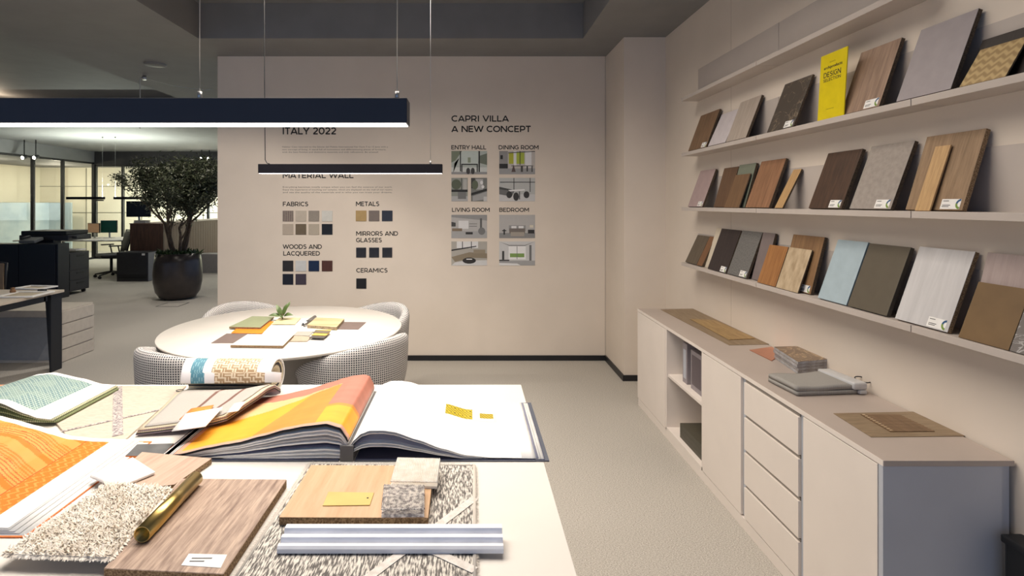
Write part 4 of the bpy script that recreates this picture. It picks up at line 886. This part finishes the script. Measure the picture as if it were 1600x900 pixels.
def knit(name, pts, zz, th, m, label, seedk, loops):
    W_ = [P(a, b, zz+th) for a, b in pts]; c = sum(W_, V())/4; c.z = zz; n = 26; bm = bmesh.new()
    for i in range(n):
        for j in range(n):
            u, v = (i+.5)/n, (j+.5)/n; p = W_[0].lerp(W_[3], u).lerp(W_[1].lerp(W_[2], u), v)-c; sgn = 1 if (i+j) % 2 else -1
            Lx = (W_[3]-W_[0]).length/n*.62*loops; a = .6*sgn if loops > 1 else .3*sgn
            d = V((math.cos(a), math.sin(a), 0))*Lx; r = Lx*.55/loops*1.25; zc = V((0,0,th-.001))
            tube(bm, [p-d+V((0,0,th-.004)), p+zc, p+d+V((0,0,th-.004))], [r*.6, r, r*.6], 5)
    prism(bm, [((p-c).x, (p-c).y) for p in W_], 0, th-.003)
    o = mesh_obj(name, bm, m); o.location = c; tag(o, label, 'carpet sample')
knit('carpet_swatch', [(610,757),(621,719),(688,720.5),(683,758)], z+.0238, .008, mat('ivory_wool', (252,248,240), (240,232,220), scale=60, rough=.95), 'square ivory wool swatch at the corner of the oak board', 1, 1.0)
knit('carpet_swatch', [(596,802),(600,762),(663,763),(663,801)], z+.0238, .009, mat('grey_knit', (240,232,224), (150,142,140), scale=110, rough=.95, lo=.4, hi=.6), 'square chunky grey knitted swatch on the oak board', 2, 1.3)
# aluminium profile
a0, a1 = P(433, 858, z+.015), P(787, 860, z+.015); t2 = thing('aluminium_profile', 'white grooved aluminium profile lying across the striped rug', 'profile', ((a0.x+a1.x)/2, (a0.y+a1.y)/2, z+.0078)); L = (a1.x-a0.x)/2
prof = [(0,0),(.0,.008),(.004,.012),(.012,.012),(.014,.007),(.02,.007),(.022,.017),(.032,.017),(.034,.011),(.04,.011),(.043,.022),(.056,.022),(.058,.018),(.058,0)]
bm = bmesh.new(); A = [bm.verts.new((-L, y_, z_)) for y_, z_ in prof]; B = [bm.verts.new((L, y_, z_)) for y_, z_ in prof]
for k in range(len(prof)): bm.faces.new((A[k], A[(k+1)%len(prof)], B[(k+1)%len(prof)], B[k]))
bm.faces.new(A); bm.faces.new(B[::-1]); mesh_obj('profile_body', bm, mat('silver_white', (238,240,247), rough=.35, metal=0), t2)

# wallpaper book, open
o0 = V((-.30, 1.39, z)); yn, yf = 1.392, 1.782
t2 = thing('wallpaper_book', 'large open wallpaper book, orange and pink page left, white page right', 'book', o0)
TB = Matrix.Translation(-o0); CVR = mat('slate_cover', (84,88,100), rough=.5); NVY = mat('navy_underside_shade', (52,56,86), rough=.6)  # navy paints the shading on the undersides of the lifted pages
part('cover', [(-.285, .205, yn-.006, yf+.008, z, z+.003)], CVR, t2, 0, TB); part('cover', [(-.79, -.325, yn-.006, yf+.008, z, z+.003)], CVR, t2, 0, TB)
part('endpaper', [(-.283, .195, yn-.002, yf+.004, z+.0031, z+.0038)], NVY, t2, 0, TB); part('endpaper', [(-.78, -.327, yn-.002, yf+.004, z+.0031, z+.0038)], NVY, t2, 0, TB)
part('spine', [(-.322, -.288, yn-.006, yf+.008, z, z+.04)], mat('grey_spine', (104,102,102), rough=.5), t2, .001, TB)
rp = [(-.30,.035),(-.288,.052),(-.27,.068),(-.248,.076),(-.215,.0765),(-.188,.073),(-.127,.053),(-.066,.031),(-.005,.014),(.06,.008),(.19,.006)]
def rcol(u, v):
    if .885 < u < .888: return lin((206,202,198))
    if .49 < u < .665 and .60 < v < .80:
        return lin((200,178,30)) if (int(u*120)+int(v*60)) % 3 else lin((120,104,24))
    if .71 < u < .80 and .64 < v < .74: return lin((196,172,40)) if (int(u*150)+int(v*70)) % 3 else lin((116,100,30))
    if (.66 < u < .82 and .565 < v < .60) or (.80 < u < .82 and .565 < v < .76): return lin((242,238,205))
    return lin((246,244,240))
sheet('white_page', shift(page_grid(rp, rp, yn, yf, -.298, .170, 150, 70), o0), .0008, [PRINT], t2, rcol)
for k, (s, m_) in enumerate(((.93, WHITEP), (.72, mat('lavender_page', (150,152,172), rough=.6)), (.60, WHITEP), (.5, WHITEP))):
    sheet('page', shift(page_grid([(a, max(.0068-.0006*k, b*s-.001)) for a, b in rp], [(a, max(.0068-.0006*k, b*s-.001)) for a, b in rp], yn+.001, yf-.001, -.298, .172+.007*k, 50, 4), o0), .0022 if k != 1 else .0008, [m_], t2)
ln = [(-.80,.010),(-.726,.018),(-.655,.034),(-.613,.042),(-.582,.047),(-.521,.063),(-.462,.079),(-.412,.088),(-.358,.094),(-.322,.084),(-.305,.06),(-.30,.045)]
lf = [(-.80,.008),(-.70,.016),(-.608,.030),(-.515,.050),(-.436,.074),(-.400,.086),(-.366,.094),(-.335,.097),(-.318,.093),(-.305,.07),(-.30,.045)]
def lcol(u, v):
    PK, PE, YE, OR = lin((190,122,102)), lin((234,184,132)), lin((238,168,46)), lin((224,140,56))
    if v < .04 or u < .03: return lin((214,160,136))
    b1 = .86-.28*(u)                                         # pink sweeps along the far edge and down the spine side
    if u > .80-.0*v and v > .38: return PK
    if u > .80: return YE if v < .33 else OR
    if v > .90-.20*max(0, u-.45)*0-.10*math.sin(u*3.2): return PK
    if v > .60-.16*math.cos(u*4.0)+.25*max(0,u-.5): return PE
    if u < .42+.25*v: return YE
    return OR
sheet('patterned_page', shift(page_grid(ln, lf, yn, yf, -.745, -.302, 170, 90), o0), .0008, [attr_mat('wallpaper_print', .55, .14, 9, (1,4,1))], t2, lcol)
pm = [mat('page_gap_shade', (34,32,34), rough=.6), WHITEP, WHITEP, mat('grey_page', (186,182,180), rough=.6), WHITEP, NVY, WHITEP, WHITEP, WHITEP]  # black first sheet paints the shaded gap under the top page
for k, m_ in enumerate(pm):
    s = .96-.105*k if k else .97
    sheet('page', shift(page_grid([(a, max(.0085, b*s-.001)) for a, b in ln], [(a, max(.0085, b*s-.001)) for a, b in lf], yn+.001, yf-.001, -.748-.004*k, -.302, 60, 4), o0), .0044, [m_], t2)

# rolled fabric hanger
o0 = V((-.8, 1.75, z)); t2 = thing('rolled_fabric_book', 'rolled back fabric sample book with basket weave roll and grey cloth', 'fabric book', o0)
NL, NR = P(216, 683, z), P(352, 677, z); RL, RR = V((-.955, 1.875, 0)), V((-.645, 1.87, 0))
def lift(x, y):
    s = min(1, max(0, (x+.93)/.18)); sy = min(1, max(0, (1.84-y)/.10))
    return (interp(ln, max(x, -.75)) + (.006 if x > -.78 else 0)*0+.002)*(s*.6+s*s*.4)*sy*sy*(3-2*sy)
def rollgrid(prof, n, wl=0, wr=0):
    g = []
    for (t_, zz) in prof:                     # t_ 0 at the near edge, 1 at the roll axis
        row = []
        L_ = NL.lerp(RL, t_); R_ = NR.lerp(RR, t_); L_.z = R_.z = z+zz
        if t_ < .85: R_.x += .035*math.sin(PI*t_/1.7)
        L_.x += wl; R_.x += wr
        for j in range(n+1):
            q_ = L_.lerp(R_, j/n)
            if t_ < .9: q_.z += lift(q_.x, q_.y)   # rides over the pages of the open book
            row.append(q_-o0)
        g.append(row)
    return g
R0 = .044; D = .33; zc = .068
def spiral(r, a0, a1, n=26):   # angle 0 = towards the camera, counted over the far side
    return [(1.0-math.cos(a)*r/D, zc+math.sin(a)*r) for a in [math.radians(a0+(a1-a0)*i/n) for i in range(n+1)]]
low = [(0,.012),(.1,.013),(.25,.016),(.4,.018),(.55,.022),(.68,.026),(.8,.024),(.88,.018),(.95,.013)]
def rcol2(i_u, v):
    if v < .10 or .24 < v < .34 or v > .84: return lin((238,236,236))
    if .10 <= v <= .24: 
        return lin((84,138,156)) if (int(i_u*300)+int(v*200)) % 5 else lin((140,180,190))
    a, b = int(i_u*74), int(v*64)
    blk = (a//4+b//4) % 2
    return (lin((176,146,108)) if (a % 2 if blk else b % 2) else lin((230,214,186)))
outer = spiral(R0+.010, 268, -15, 64)
g = rollgrid(outer, 110)
sheet('basket_weave_roll', g, .004, [PRINT], t2, lambda u, v: rcol2(u*1.0, v))
DKF = mat('charcoal_cloth', (74,70,70), rough=.95); CRF = mat('cream_cloth', (222,210,184), (196,184,156), 'weave', 200, rough=.95)
for k, m_ in enumerate((CRF, DKF, CRF)):
    sheet('rolled_layer', rollgrid(spiral(R0+.004-.007*k, 262, -5-22*k, 36), 6, .002, -.003-.002*k), .005, [m_], t2)
GC = mat('grey_linen', (188,182,174), (162,156,150), 'weave', 240, rough=.95, bump=.2)
sheet('linen_cloth', rollgrid([(max(0.03,a), b+.012) for a, b in low], 24, .012, -.012), -.002, [GC, mat('seam_line', (120,84,74))], t2, None, lambda u, v: 1 if abs(v-.4375) < .015 or abs(v-.7292) < .015 else 0)
for k, m_ in enumerate((CRF, mat('mauve_cloth', (140,124,132), rough=.95), CRF, DKF, mat('mauve_cloth', (140,124,132)))):
    s = 1-.0*k; sheet('cloth_layer', rollgrid([(a, max(.0028, b+.0085-.0033*k)) for a, b in low], 12, -.002*k, .004+.001*(k % 2)), -.0028, [m_], t2)
bpy.context.view_layer.update()
def onroll(name, pts, m_, up, th=.0015, label=None, cat=None):
    """card lying on the linen: pixel corners projected on the cloth's slope"""
    W_ = []
    for a, b in pts:
        zz = .03
        for _ in range(12):
            p = P(a, b, z+zz); t_ = (p.y-NL.y)/(RL.y-NL.y); zz = interp(low, max(0, t_))+.0125+up+lift(p.x, p.y)
        W_.append(P(a, b, z+zz))
    c = sum(W_, V())/4; g = [[(W_[0].lerp(W_[1], u/3)).lerp(W_[3].lerp(W_[2], u/3), v/3)-c for v in (3,2,1,0)] for u in range(4)]
    o = sheet(name, g, th, [m_]); o.location = c; tag(o, label, cat); return o
onroll('orange_card', [(280,655),(299,638),(334,632.5),(322,652)], mat('orange_card2', (224,142,58), rough=.5), .006, label='orange card under the white card on the grey linen', cat='card')
onroll('blank_card', [(268,673.5),(290,646),(348,636),(321,666)], WHITEP, .0095, .002, 'blank white card lying on the grey linen fabric', 'card')
onroll('fabric_tag', [(353,645),(366,630),(384,627),(372,642)], WHITEP, .0035, .0008, 'small white tag on the grey linen, right of the blank card', 'tag')

# ------------------------------------------------------------------ left office desk
t = thing('office_desk', 'pale topped desk with black blade leg at the left edge', 'desk', (-4.6, 4.8, 0)); T3 = Matrix.Translation(-V(t.location))
part('desktop', [(-5.6, -3.8, 3.7, 5.19, .717, .74)], mat('cream_desktop', (206,194,178), rough=.5), t, .001, T3)
bm = bmesh.new(); a = [(-3.86,5.0,.717),(-3.86,5.19,.717),(-3.86,5.19,0),(-3.86,5.12,0)]
A = [bm.verts.new(V(p)-V(t.location)) for p in ((-3.97,5.17,.717),(-3.82,5.17,.717),(-3.82,5.17,0),(-3.925,5.17,0))]; B = [bm.verts.new(V(p)-V(t.location)) for p in ((-3.97,5.185,.717),(-3.82,5.185,.717),(-3.82,5.185,0),(-3.925,5.185,0))]
bm.faces.new(A); bm.faces.new(B[::-1])
for k in range(4): bm.faces.new((A[k], B[k], B[(k+1)%4], A[(k+1)%4]))
mesh_obj('blade_leg', bm, BLACK, t)
part('blade_leg', [(-3.835, -3.82, 5.05, 5.17, 0, .717)], BLACK, t, 0, T3)
part('frame_beam', [(-5.5, -3.83, 4.98, 5.02, .66, .717), (-3.86, -3.83, 3.75, 5.0, .66, .717)], BLACK, t, 0, T3)
t = thing('drawer_pedestal', 'low cream drawer unit behind the black desk leg', 'cabinet', (-4.6, 5.6, 0)); T3 = Matrix.Translation(-V(t.location)); CRL = mat('cream_lacquer', (200,190,176), rough=.5)
part('carcass', [(-5.6, -3.965, 5.36, 5.83, 0, .507)], CRL, t, .001, T3)
for k in range(4): part('drawer', [(-3.968, -3.95, 5.365, 5.825, .006+.124*k, .118+.124*k)], CRL, t, .001, T3)
part('glossy_front', [(-5.58, -4.0, 5.352, 5.36, .03, .44)], mat('glossy_grey', (150,152,154), rough=.2), t, 0, T3)
def frame_thing(px, py, w_, d_, rz, lab, tilt=0):
    p = P(px, py, .742); t = thing('sample_tray', lab, 'sample holder', p, rz); t.rotation_euler = (tilt, 0, rz)
    bm = bmesh.new(); e = .03
    for b_ in ((0,w_,0,e),(0,w_,d_-e,d_),(0,e,e,d_-e),(w_-e,w_,e,d_-e)): box(bm, b_[0], b_[1], b_[2], b_[3], 0, .012, .001)
    mesh_obj('frame', bm, WHITEP, t)
    bm = bmesh.new(); box(bm, e, w_-e, e, d_-e, .001, .004); mesh_obj('inlay', bm, mat('cream_inlay', (190,176,152)), t)
frame_thing(-12, 466, .32, .30, .1, 'white framed sample tray at the left desk edge')
frame_thing(18, 452, .3, .2, -.15, 'white framed sample tray behind the first on the left desk')
bm = bmesh.new(); lathe(bm, [(0,0),(.022,0),(.022,.02),(.014,.028),(.014,.035),(.02,.04),(0,.045)], 20); o = mesh_obj('wooden_knob', bm, mat('knob_wood', (150,112,76))); o.location = P(20, 459, .742)+V((0,0,.0125)); tag(o, 'small turned wooden knob on the left desk', 'knob')
bm = bmesh.new(); box(bm, -.03, .03, -.02, .02, 0, .025, .003); o = mesh_obj('dark_block', bm, BLACK); o.location = P(66, 456, .742); tag(o, 'small dark block near the corner of the left desk', 'block')
# desk chair, back just visible
p = Q(5, 420, 5.4); t = thing('desk_chair', 'tan backed desk chair cut off by the left edge', 'chair', (-5.27, 6.0, 0), 0)
bm = bmesh.new(); box(bm, -.21, .23, -.02, .0, .58, .9, .008); mesh_obj('backrest', bm, mat('tan_mesh', (150,128,104), rough=.8), t)
bm = bmesh.new(); tube(bm, [(-.23,0,.58),(-.24,0,.9),(.0,.0,.925),(.25,0,.9),(.22,0,.58)], .014, 8); mesh_obj('back_frame', bm, BLACK, t)
bm = bmesh.new(); box(bm, -.23, .23, .02, .46, .43, .49, .02); mesh_obj('seat', bm, BLACK, t)
bm = bmesh.new(); tube(bm, [(0,.24,.09),(0,.24,.43)], .025, 12); tube(bm, [(0,.02,.6),(0,.0,.46),(0,.1,.42)], .02, 8); mesh_obj('column', bm, BLACK, t)
bm = bmesh.new()
for k in range(5): a = 2*PI*k/5; tube(bm, [(0,.24,.1),(.28*math.cos(a),.24+.28*math.sin(a),.05)], [.02,.012], 8); lathe(bm, [(0,-.028),(.028,-.01),(.028,.01),(0,.028)], 12, (.28*math.cos(a),.24+.28*math.sin(a),.028))
mesh_obj('star_base', bm, BLACK, t)
# dark storage credenza, telephone, copier
t = thing('credenza', 'long black storage cabinet left of the copier', 'cabinet', (-8.0, 9.2, 0)); T3 = Matrix.Translation(-V(t.location)); BLN = mat('blue_black', (24,27,36), rough=.35)
part('carcass', [(-10.0, -6.64, 8.925, 9.18, .0, .895)], BLN, t, .002, T3)
for k in range(5): part('door', [(-9.66+.6*k, -9.07+.6*k, 8.905, 8.923, .03, .88)], BLN, t, .002, T3)
t = thing('desk_telephone', 'grey desk telephone on the black storage cabinet', 'telephone', Q(50, 380, 9.05).to_3d()); t.location.z = .8965; t.location.y = 9.04
bm = bmesh.new(); box(bm, -.13, .13, -.1, .1, 0, .05, .01); bmesh.ops.rotate(bm, verts=bm.verts, matrix=Matrix.Rotation(.25, 3, 'X')); bmesh.ops.translate(bm, verts=bm.verts, vec=(0,0,.028)); mesh_obj('body', bm, mat('phone_grey', (110,112,112), rough=.5), t)
bm = bmesh.new(); tube(bm, [(-.1,-.09,.08),(-.08,-.03,.1),(-.08,.05,.11),(-.1,.1,.1)], .02, 10); mesh_obj('handset', bm, DARKG, t)
t = thing('photocopier', 'tall black office copier with scanner lid beside the plant aisle', 'copier', (-6.8, 9.1, 0)); T3 = Matrix.Translation(-V(t.location)); CG = mat('copier_black', (40,40,44), (44,44,48), rough=.45)
part('body', [(-7.35, -6.7, 9.24, 9.75, .06, .72)], CG, t, .006, T3)
part('column', [(-7.35, -6.95, 9.24, 9.42, .72, .95)], CG, t, .006, T3)
part('scanner', [(-7.5, -6.68, 9.21, 9.78, .93, 1.02)], CG, t, .008, T3)
part('lid', [(-7.48, -6.72, 9.22, 9.76, 1.02, 1.09)], BLACK, t, .012, T3)
part('control_panel', [(-6.68, -6.6, 9.3, 9.6, .96, 1.0)], DARKG, t, .006, T3)
part('output_tray', [(-7.1, -6.72, 9.45, 9.7, .74, .76)], WHITEP, t, .004, T3)
for k, (a, b) in enumerate(((.08,.24),(.25,.41),(.42,.70))):
    d_ = part('paper_drawer', [(-6.702, -6.688, 9.26, 9.73, a, b)], CG, t, .004, T3); part('drawer_grip', [(-6.688, -6.682, 9.42, 9.6, b-.06, b-.035)], BLACK, d_, 0, T3)
for x in (-7.28, -6.76):
    for y in (9.3, 9.69): 
        bm = bmesh.new(); lathe(bm, [(0,-.02),(.03,-.02),(.03,.02),(0,.02)], 14); bmesh.ops.rotate(bm, verts=bm.verts, matrix=Matrix.Rotation(PI/2, 3, 'X')); bmesh.ops.translate(bm, verts=bm.verts, vec=V((x, y, .031))-V(t.location)); mesh_obj('castor', bm, BLACK, t)
# far desks
t = thing('work_desk', 'white work desk beyond the copier', 'desk', (-8.1, 11.6, 0)); T3 = Matrix.Translation(-V(t.location)); DW = mat('desk_white', (214,208,198), rough=.5)
part('desktop', [(-10.0, -7.05, 12.1, 13.4, .715, .74)], DW, t, .002, T3)

for lx in (-9.9, -7.14):
    for ly in (12.15, 13.3): part('leg', [(lx, lx+.06, ly, ly+.06, 0, .715)], DW, t, 0, T3)
t = thing('drawer_pedestal', 'white drawer unit under the far work desk', 'cabinet', (-7.2, 12.1, 0)); T3 = Matrix.Translation(-V(t.location))
part('carcass', [(-7.6, -7.2, 12.4, 12.8, .02, .6)], DW, t, .002, T3)
for k in range(3): part('drawer', [(-7.58, -7.22, 12.385, 12.4, .04+.185*k, .21+.185*k)], DW, t, .001, T3)
def monitor(px, py, d, w_, h, lab, scr, rz=0, zb=.7415):
    p = Q(px, py, d); t = thing('monitor', lab, 'monitor', (p.x, p.y, zb), rz)
    bm = bmesh.new(); box(bm, -w_/2, w_/2, 0, .03, .12, .12+h, .004); mesh_obj('screen_case', bm, BLACK, t)
    bm = bmesh.new(); box(bm, -w_/2+.01, w_/2-.01, -.001, 0, .13, .11+h); mesh_obj('screen', bm, scr, t)
    bm = bmesh.new(); box(bm, -.02, .02, .03, .045, .005, .25); box(bm, -.1, .1, -.05, .1, 0, .008, .002); mesh_obj('stand', bm, STEEL, t)
monitor(170, 365, 13.0, .37, .29, 'monitor with dark green screen on the far work desk', mat('green_screen', (28,74,62), rough=.2), .1)
monitor(146, 367, 12.9, .33, .23, 'monitor with peach coloured screen on the far work desk', mat('peach_screen', (222,176,140), rough=.3), -.2)
for k, (px, py, lab) in enumerate(((118, 375.5, 'loose paper stack at the left of the far work desk'), (146, 376, 'loose paper stack by the chair on the far work desk'), (176, 376, 'loose paper stack under the green monitor'))):
    bm = bmesh.new()
    for q_ in range(4): box(bm, -.15, .15, -.11, .11, .004*q_, .004*q_+.003, M=Matrix.Rotation(.15*q_, 4, 'Z'))
    o = mesh_obj('paper_stack', bm, WHITEP); o.location = P(px, py, .7415); tag(o, lab, 'papers', 'papers on the far desk')
# task chair
cx, cy = P(171, 424, 0).x, 12.2; cx = (174-CX)/F*11.6; cy = 11.6
t = thing('task_chair', 'black mesh task chair with tilted back at the far desk', 'chair', (cx, cy, 0), -.75)
MESHB = mat('chair_mesh', (112,108,98), (84,82,76), scale=90, rough=.8)
bm = bmesh.new(); g = [[V((x*.21, .25-.05*(1-x*x)-.02+.10*zv, .55+.42*zv)) for zv in (0,.25,.5,.75,1)] for x in (-1,-.5,0,.5,1)]
sheet('backrest', g, .008, [MESHB], t); bm.free()
bm = bmesh.new(); tube(bm, [(-.22,.23,.52),(-.225,.28,.75),(-.2,.335,.98),(.2,.335,.98),(.225,.28,.75),(.22,.23,.52),(-.22,.23,.52)], .014, 8); mesh_obj('back_frame', bm, BLACK, t)
bm = bmesh.new(); box(bm, -.24, .24, -.24, .22, .42, .5, .03); mesh_obj('seat', bm, BLACK, t)
for s in (-1, 1):
    bm = bmesh.new(); tube(bm, [(s*.24,.1,.46),(s*.29,.08,.5),(s*.29,.05,.66)], .014, 8); box(bm, s*.29-.03, s*.29+.03, -.12, .12, .66, .685, .008); mesh_obj('armrest', bm, BLACK, t)
bm = bmesh.new(); tube(bm, [(0,0,.1),(0,0,.42)], .028, 12); mesh_obj('gas_column', bm, BLACK, t)
bm = bmesh.new()
for k in range(5): a = 2*PI*k/5+.3; tube(bm, [(0,0,.12),(.31*math.cos(a),.31*math.sin(a),.07)], [.024,.014], 8)
sb = mesh_obj('star_base', bm, BLACK, t)
for k in range(5):
    a = 2*PI*k/5+.3; bm = bmesh.new(); tube(bm, [(.31*math.cos(a)-.025,.31*math.sin(a),.031),(.31*math.cos(a)+.025,.31*math.sin(a),.031)], .03, 12); mesh_obj('castor', bm, BLACK, sb)
# timber counter
FLUT = mat('timber_cladding', (112,84,68), (80,58,45), 'wood', 9, rough=.5, stretch=(6,6,.5), lo=.3, hi=.7)
t = thing('timber_counter', 'long waist high counter clad in brown timber behind the tree', 'counter', (-6.65, 14.0, 0)); T3 = Matrix.Translation(-V(t.location))
part('front_panel', [(-6.99, -6.3, 11.4, 11.44, .03, 1.12)], mat('dark_timber', (84,60,48), (58,40,32), 'wood', 9, rough=.5, stretch=(6,6,.5)), t, 0, T3)
bm = bmesh.new()
for k in range(34): box(bm, -6.34, -6.3, 11.44+.12*k, 11.556+.12*k, .03, 1.12, .003)
bmesh.ops.transform(bm, matrix=T3, verts=bm.verts); mesh_obj('side_cladding', bm, FLUT, t)
part('core', [(-6.97, -6.35, 11.45, 15.35, 0, 1.1)], DARKG, t, 0, T3)
part('counter_top', [(-7.0, -6.29, 11.39, 15.37, 1.12, 1.14)], FLUT, t, .001, T3)
monitor(216, 347, 11.9, .52, .34, 'black monitor standing on the timber counter', mat('dead_screen', (20,20,24), rough=.2), zb=1.1405)
bm = bmesh.new()
for q_ in range(3): box(bm, -.12, .12, -.09, .09, .02*q_, .02*q_+.018, .001)
o = mesh_obj('book_pile', bm, mat('grey_books', (150,148,144))); o.location = (Q(222, 346, 11.6).x, 11.6, 1.1405); tag(o, 'low grey book pile on the timber counter', 'books')
# black floor unit
t = thing('floor_unit', 'black boxy floor unit in front of the timber counter', 'cabinet', (-6.6, 11.1, 0)); T3 = Matrix.Translation(-V(t.location))
part('body', [(-6.98, -6.36, 10.95, 11.33, .0, .58)], CG, t, .006, T3); part('grille', [(-6.95, -6.39, 10.944, 10.95, .06, .1)], BLACK, t, 0, T3)
part('front_door', [(-6.96, -6.38, 10.938, 10.949, .14, .56)], CG, t, .003, T3); part('energy_label', [(-6.47, -6.41, 10.934, 10.938, .52, .56)], WHITEP, t, 0, T3)
part('side_panel', [(-6.36, -6.352, 10.96, 11.32, .01, .57)], mat('mid_grey', (120,120,122)), t, 0, T3)
bm = bmesh.new(); box(bm, -6.05, -5.3, 12.3, 12.7, 0, .42, .005); tag(mesh_obj('grey_plinth', bm, mat('plinth_grey', (136,132,128))), 'low grey plinth beyond the plant, at the wall edge', 'plinth')
# wall screens glowing in the far office
for x0, x1, lab in ((-8.1, -6.9, 'bright wall screen seen left behind the tree trunk'), (-6.75, -5.5, 'bright wall screen seen right behind the tree trunk')):
    t = thing('wall_screen', lab, 'screen', ((x0+x1)/2, 17.88, 1.3)); 
    bm = bmesh.new(); box(bm, -(x1-x0)/2, (x1-x0)/2, -.04, 0, -.32, .3, .004); mesh_obj('bezel', bm, BLACK, t)
    bm = bmesh.new(); box(bm, -(x1-x0)/2+.03, (x1-x0)/2-.03, -.043, -.04, -.29, .27); mesh_obj('screen', bm, emit('screen_glow', (215,230,255), 1.6), t)
# frosted band and cupboard of the left office
bm = bmesh.new(); box(bm, -13.2, -13.15, 12.0, 17.35, .0, 1.58, 0); box(bm, -13.15, -12.45, 17.3, 17.35, 0, 1.58); tag(mesh_obj('low_partition', bm, FROST), 'pale blue low partition inside the left glass office', 'partition')
bm = bmesh.new(); box(bm, -13.0, -12.5, 13.0, 13.6, 0, 1.95, .004); tag(mesh_obj('tall_cupboard', bm, mat('taupe_cupboard', (120,108,90))), 'taupe cupboard inside the left glass office', 'cupboard')
# floor box by the pot
t = thing('floor_socket', 'square floor socket lid beside the plant pot', 'floor socket', P(270, 476, 0)); bm = bmesh.new(); s = .17
for b_ in ((-s,s,-s,-s+.012),(-s,s,s-.012,s),(-s,-s+.012,-s,s),(s-.012,s,-s,s)): box(bm, *b_, 0, .003)
mesh_obj('rim', bm, DARKG, t); bm = bmesh.new(); box(bm, -s+.013, s-.013, -s+.013, s-.013, 0, .002); mesh_obj('lid', bm, CARPET, t)

# ------------------------------------------------------------------ potted olive tree
px_, py_ = (278-CX)/F*9.02, 9.02
t = thing('potted_olive_tree', 'olive tree in a round dark pot', 'tree', (px_, py_, 0))
POTM = mat('pot_glaze', (58,52,50), (70,62,58), scale=6, rough=.32, metal=.2)
bm = bmesh.new(); lathe(bm, [(0,0),(.2,0),(.27,.03),(.33,.12),(.362,.28),(.366,.42),(.352,.6),(.33,.745),(.31,.745),(.33,.6),(.335,.5)], 72); mesh_obj('pot', bm, POTM, t)
bm = bmesh.new(); lathe(bm, [(0,.66),(.318,.66)], 40); mesh_obj('soil', bm, mat('soil', (48,38,30), rough=1), t)
rnd = random.Random(11)
BARK = mat('olive_bark', (112,96,80), (72,58,48), scale=14, rough=.9, bump=.6, stretch=(3,3,.6))
bm = bmesh.new(); tips = []
def grow(p, d, r, L, dep):
    pts, rs = [p], [r]; q_ = p.copy(); dd = d.copy(); n = 5
    for k in range(n):
        dd = (dd+V((rnd.uniform(-.16,.16), rnd.uniform(-.16,.16), rnd.uniform(-.02,.12)))).normalized(); q_ = q_+dd*L/n; pts.append(q_.copy()); rs.append(r*(1-.42*(k+1)/n))
    tube(bm, pts, rs, 7 if dep < 2 else 4)
    if dep >= 2:
        tips.extend(pts[1:])
    if dep < 4:
        for k in range(3 if dep < 2 else 3):
            a = rnd.uniform(0, 2*PI); sp = rnd.uniform(.4, .8); o_ = V((math.cos(a), math.sin(a), .2))
            grow(pts[-1] if k < 2 else pts[3], (dd*(1-sp*.5)+o_*sp).normalized(), rs[-1]*.8, L*rnd.uniform(.62,.8), dep+1)
base = V((0,0,.64))
for a, tilt, r, L in ((.2,.38,.042,.62), (2.9,.42,.042,.6), (4.4,.32,.036,.64), (1.4,.30,.036,.66), (5.4,.55,.03,.6)):
    grow(base+V((math.cos(a)*.045, math.sin(a)*.045, 0)), V((math.cos(a)*tilt, math.sin(a)*tilt, 1)).normalized(), r, L, 0)
mesh_obj('trunk', bm, BARK, t)
OL = [mat('olive_leaf', (58,66,44), (36,42,28), scale=20, rough=.5), mat('olive_leaf_pale', (84,90,68), rough=.5)]
bm = bmesh.new(); cnt = 0
cells = [V((rnd.gauss(0,1), rnd.gauss(0,1), rnd.gauss(0,1))).normalized() for _ in range(10)]
pool = [p for p in tips if p.z > 1.12]
for k in range(27000):
    b_ = rnd.choice(pool); p = b_+V((rnd.gauss(0,.06), rnd.gauss(0,.06), rnd.gauss(0,.055)))
    # clamp the crown to its rounded outline
    e = V((p.x/1.02, p.y/.95, (p.z-1.78)/.64)); 
    if e.length > 1+.07*mnoise.noise(p*4): continue
    d = V((rnd.gauss(0,1), rnd.gauss(0,1), rnd.gauss(.3,.8))).normalized()*rnd.uniform(.045,.075); s = d.cross(V((rnd.gauss(0,1), rnd.gauss(0,1), rnd.gauss(0,1)))).normalized()*.0085
    f = bm.faces.new([bm.verts.new(x) for x in (p, p+d*.5+s, p+d, p+d*.5-s)]); f.material_index = 0 if rnd.random() < .75 else 1
mesh_obj('foliage', bm, OL, t)
bm = bmesh.new()
for k in range(420):
    a = rnd.random()*6.283; r = .32*math.sqrt(rnd.random()); p = V((r*math.cos(a), r*math.sin(a), .67)); q_ = p+V((rnd.gauss(0,.05), rnd.gauss(0,.05), rnd.uniform(.05,.15))); leaf(bm, p, q_, .035, V((rnd.gauss(0,.3), rnd.gauss(0,.3), 1)), 0, .1, 3)
mesh_obj('ground_cover', bm, mat('ivy_green', (62,88,44), (40,60,30), scale=20, rough=.5), t)
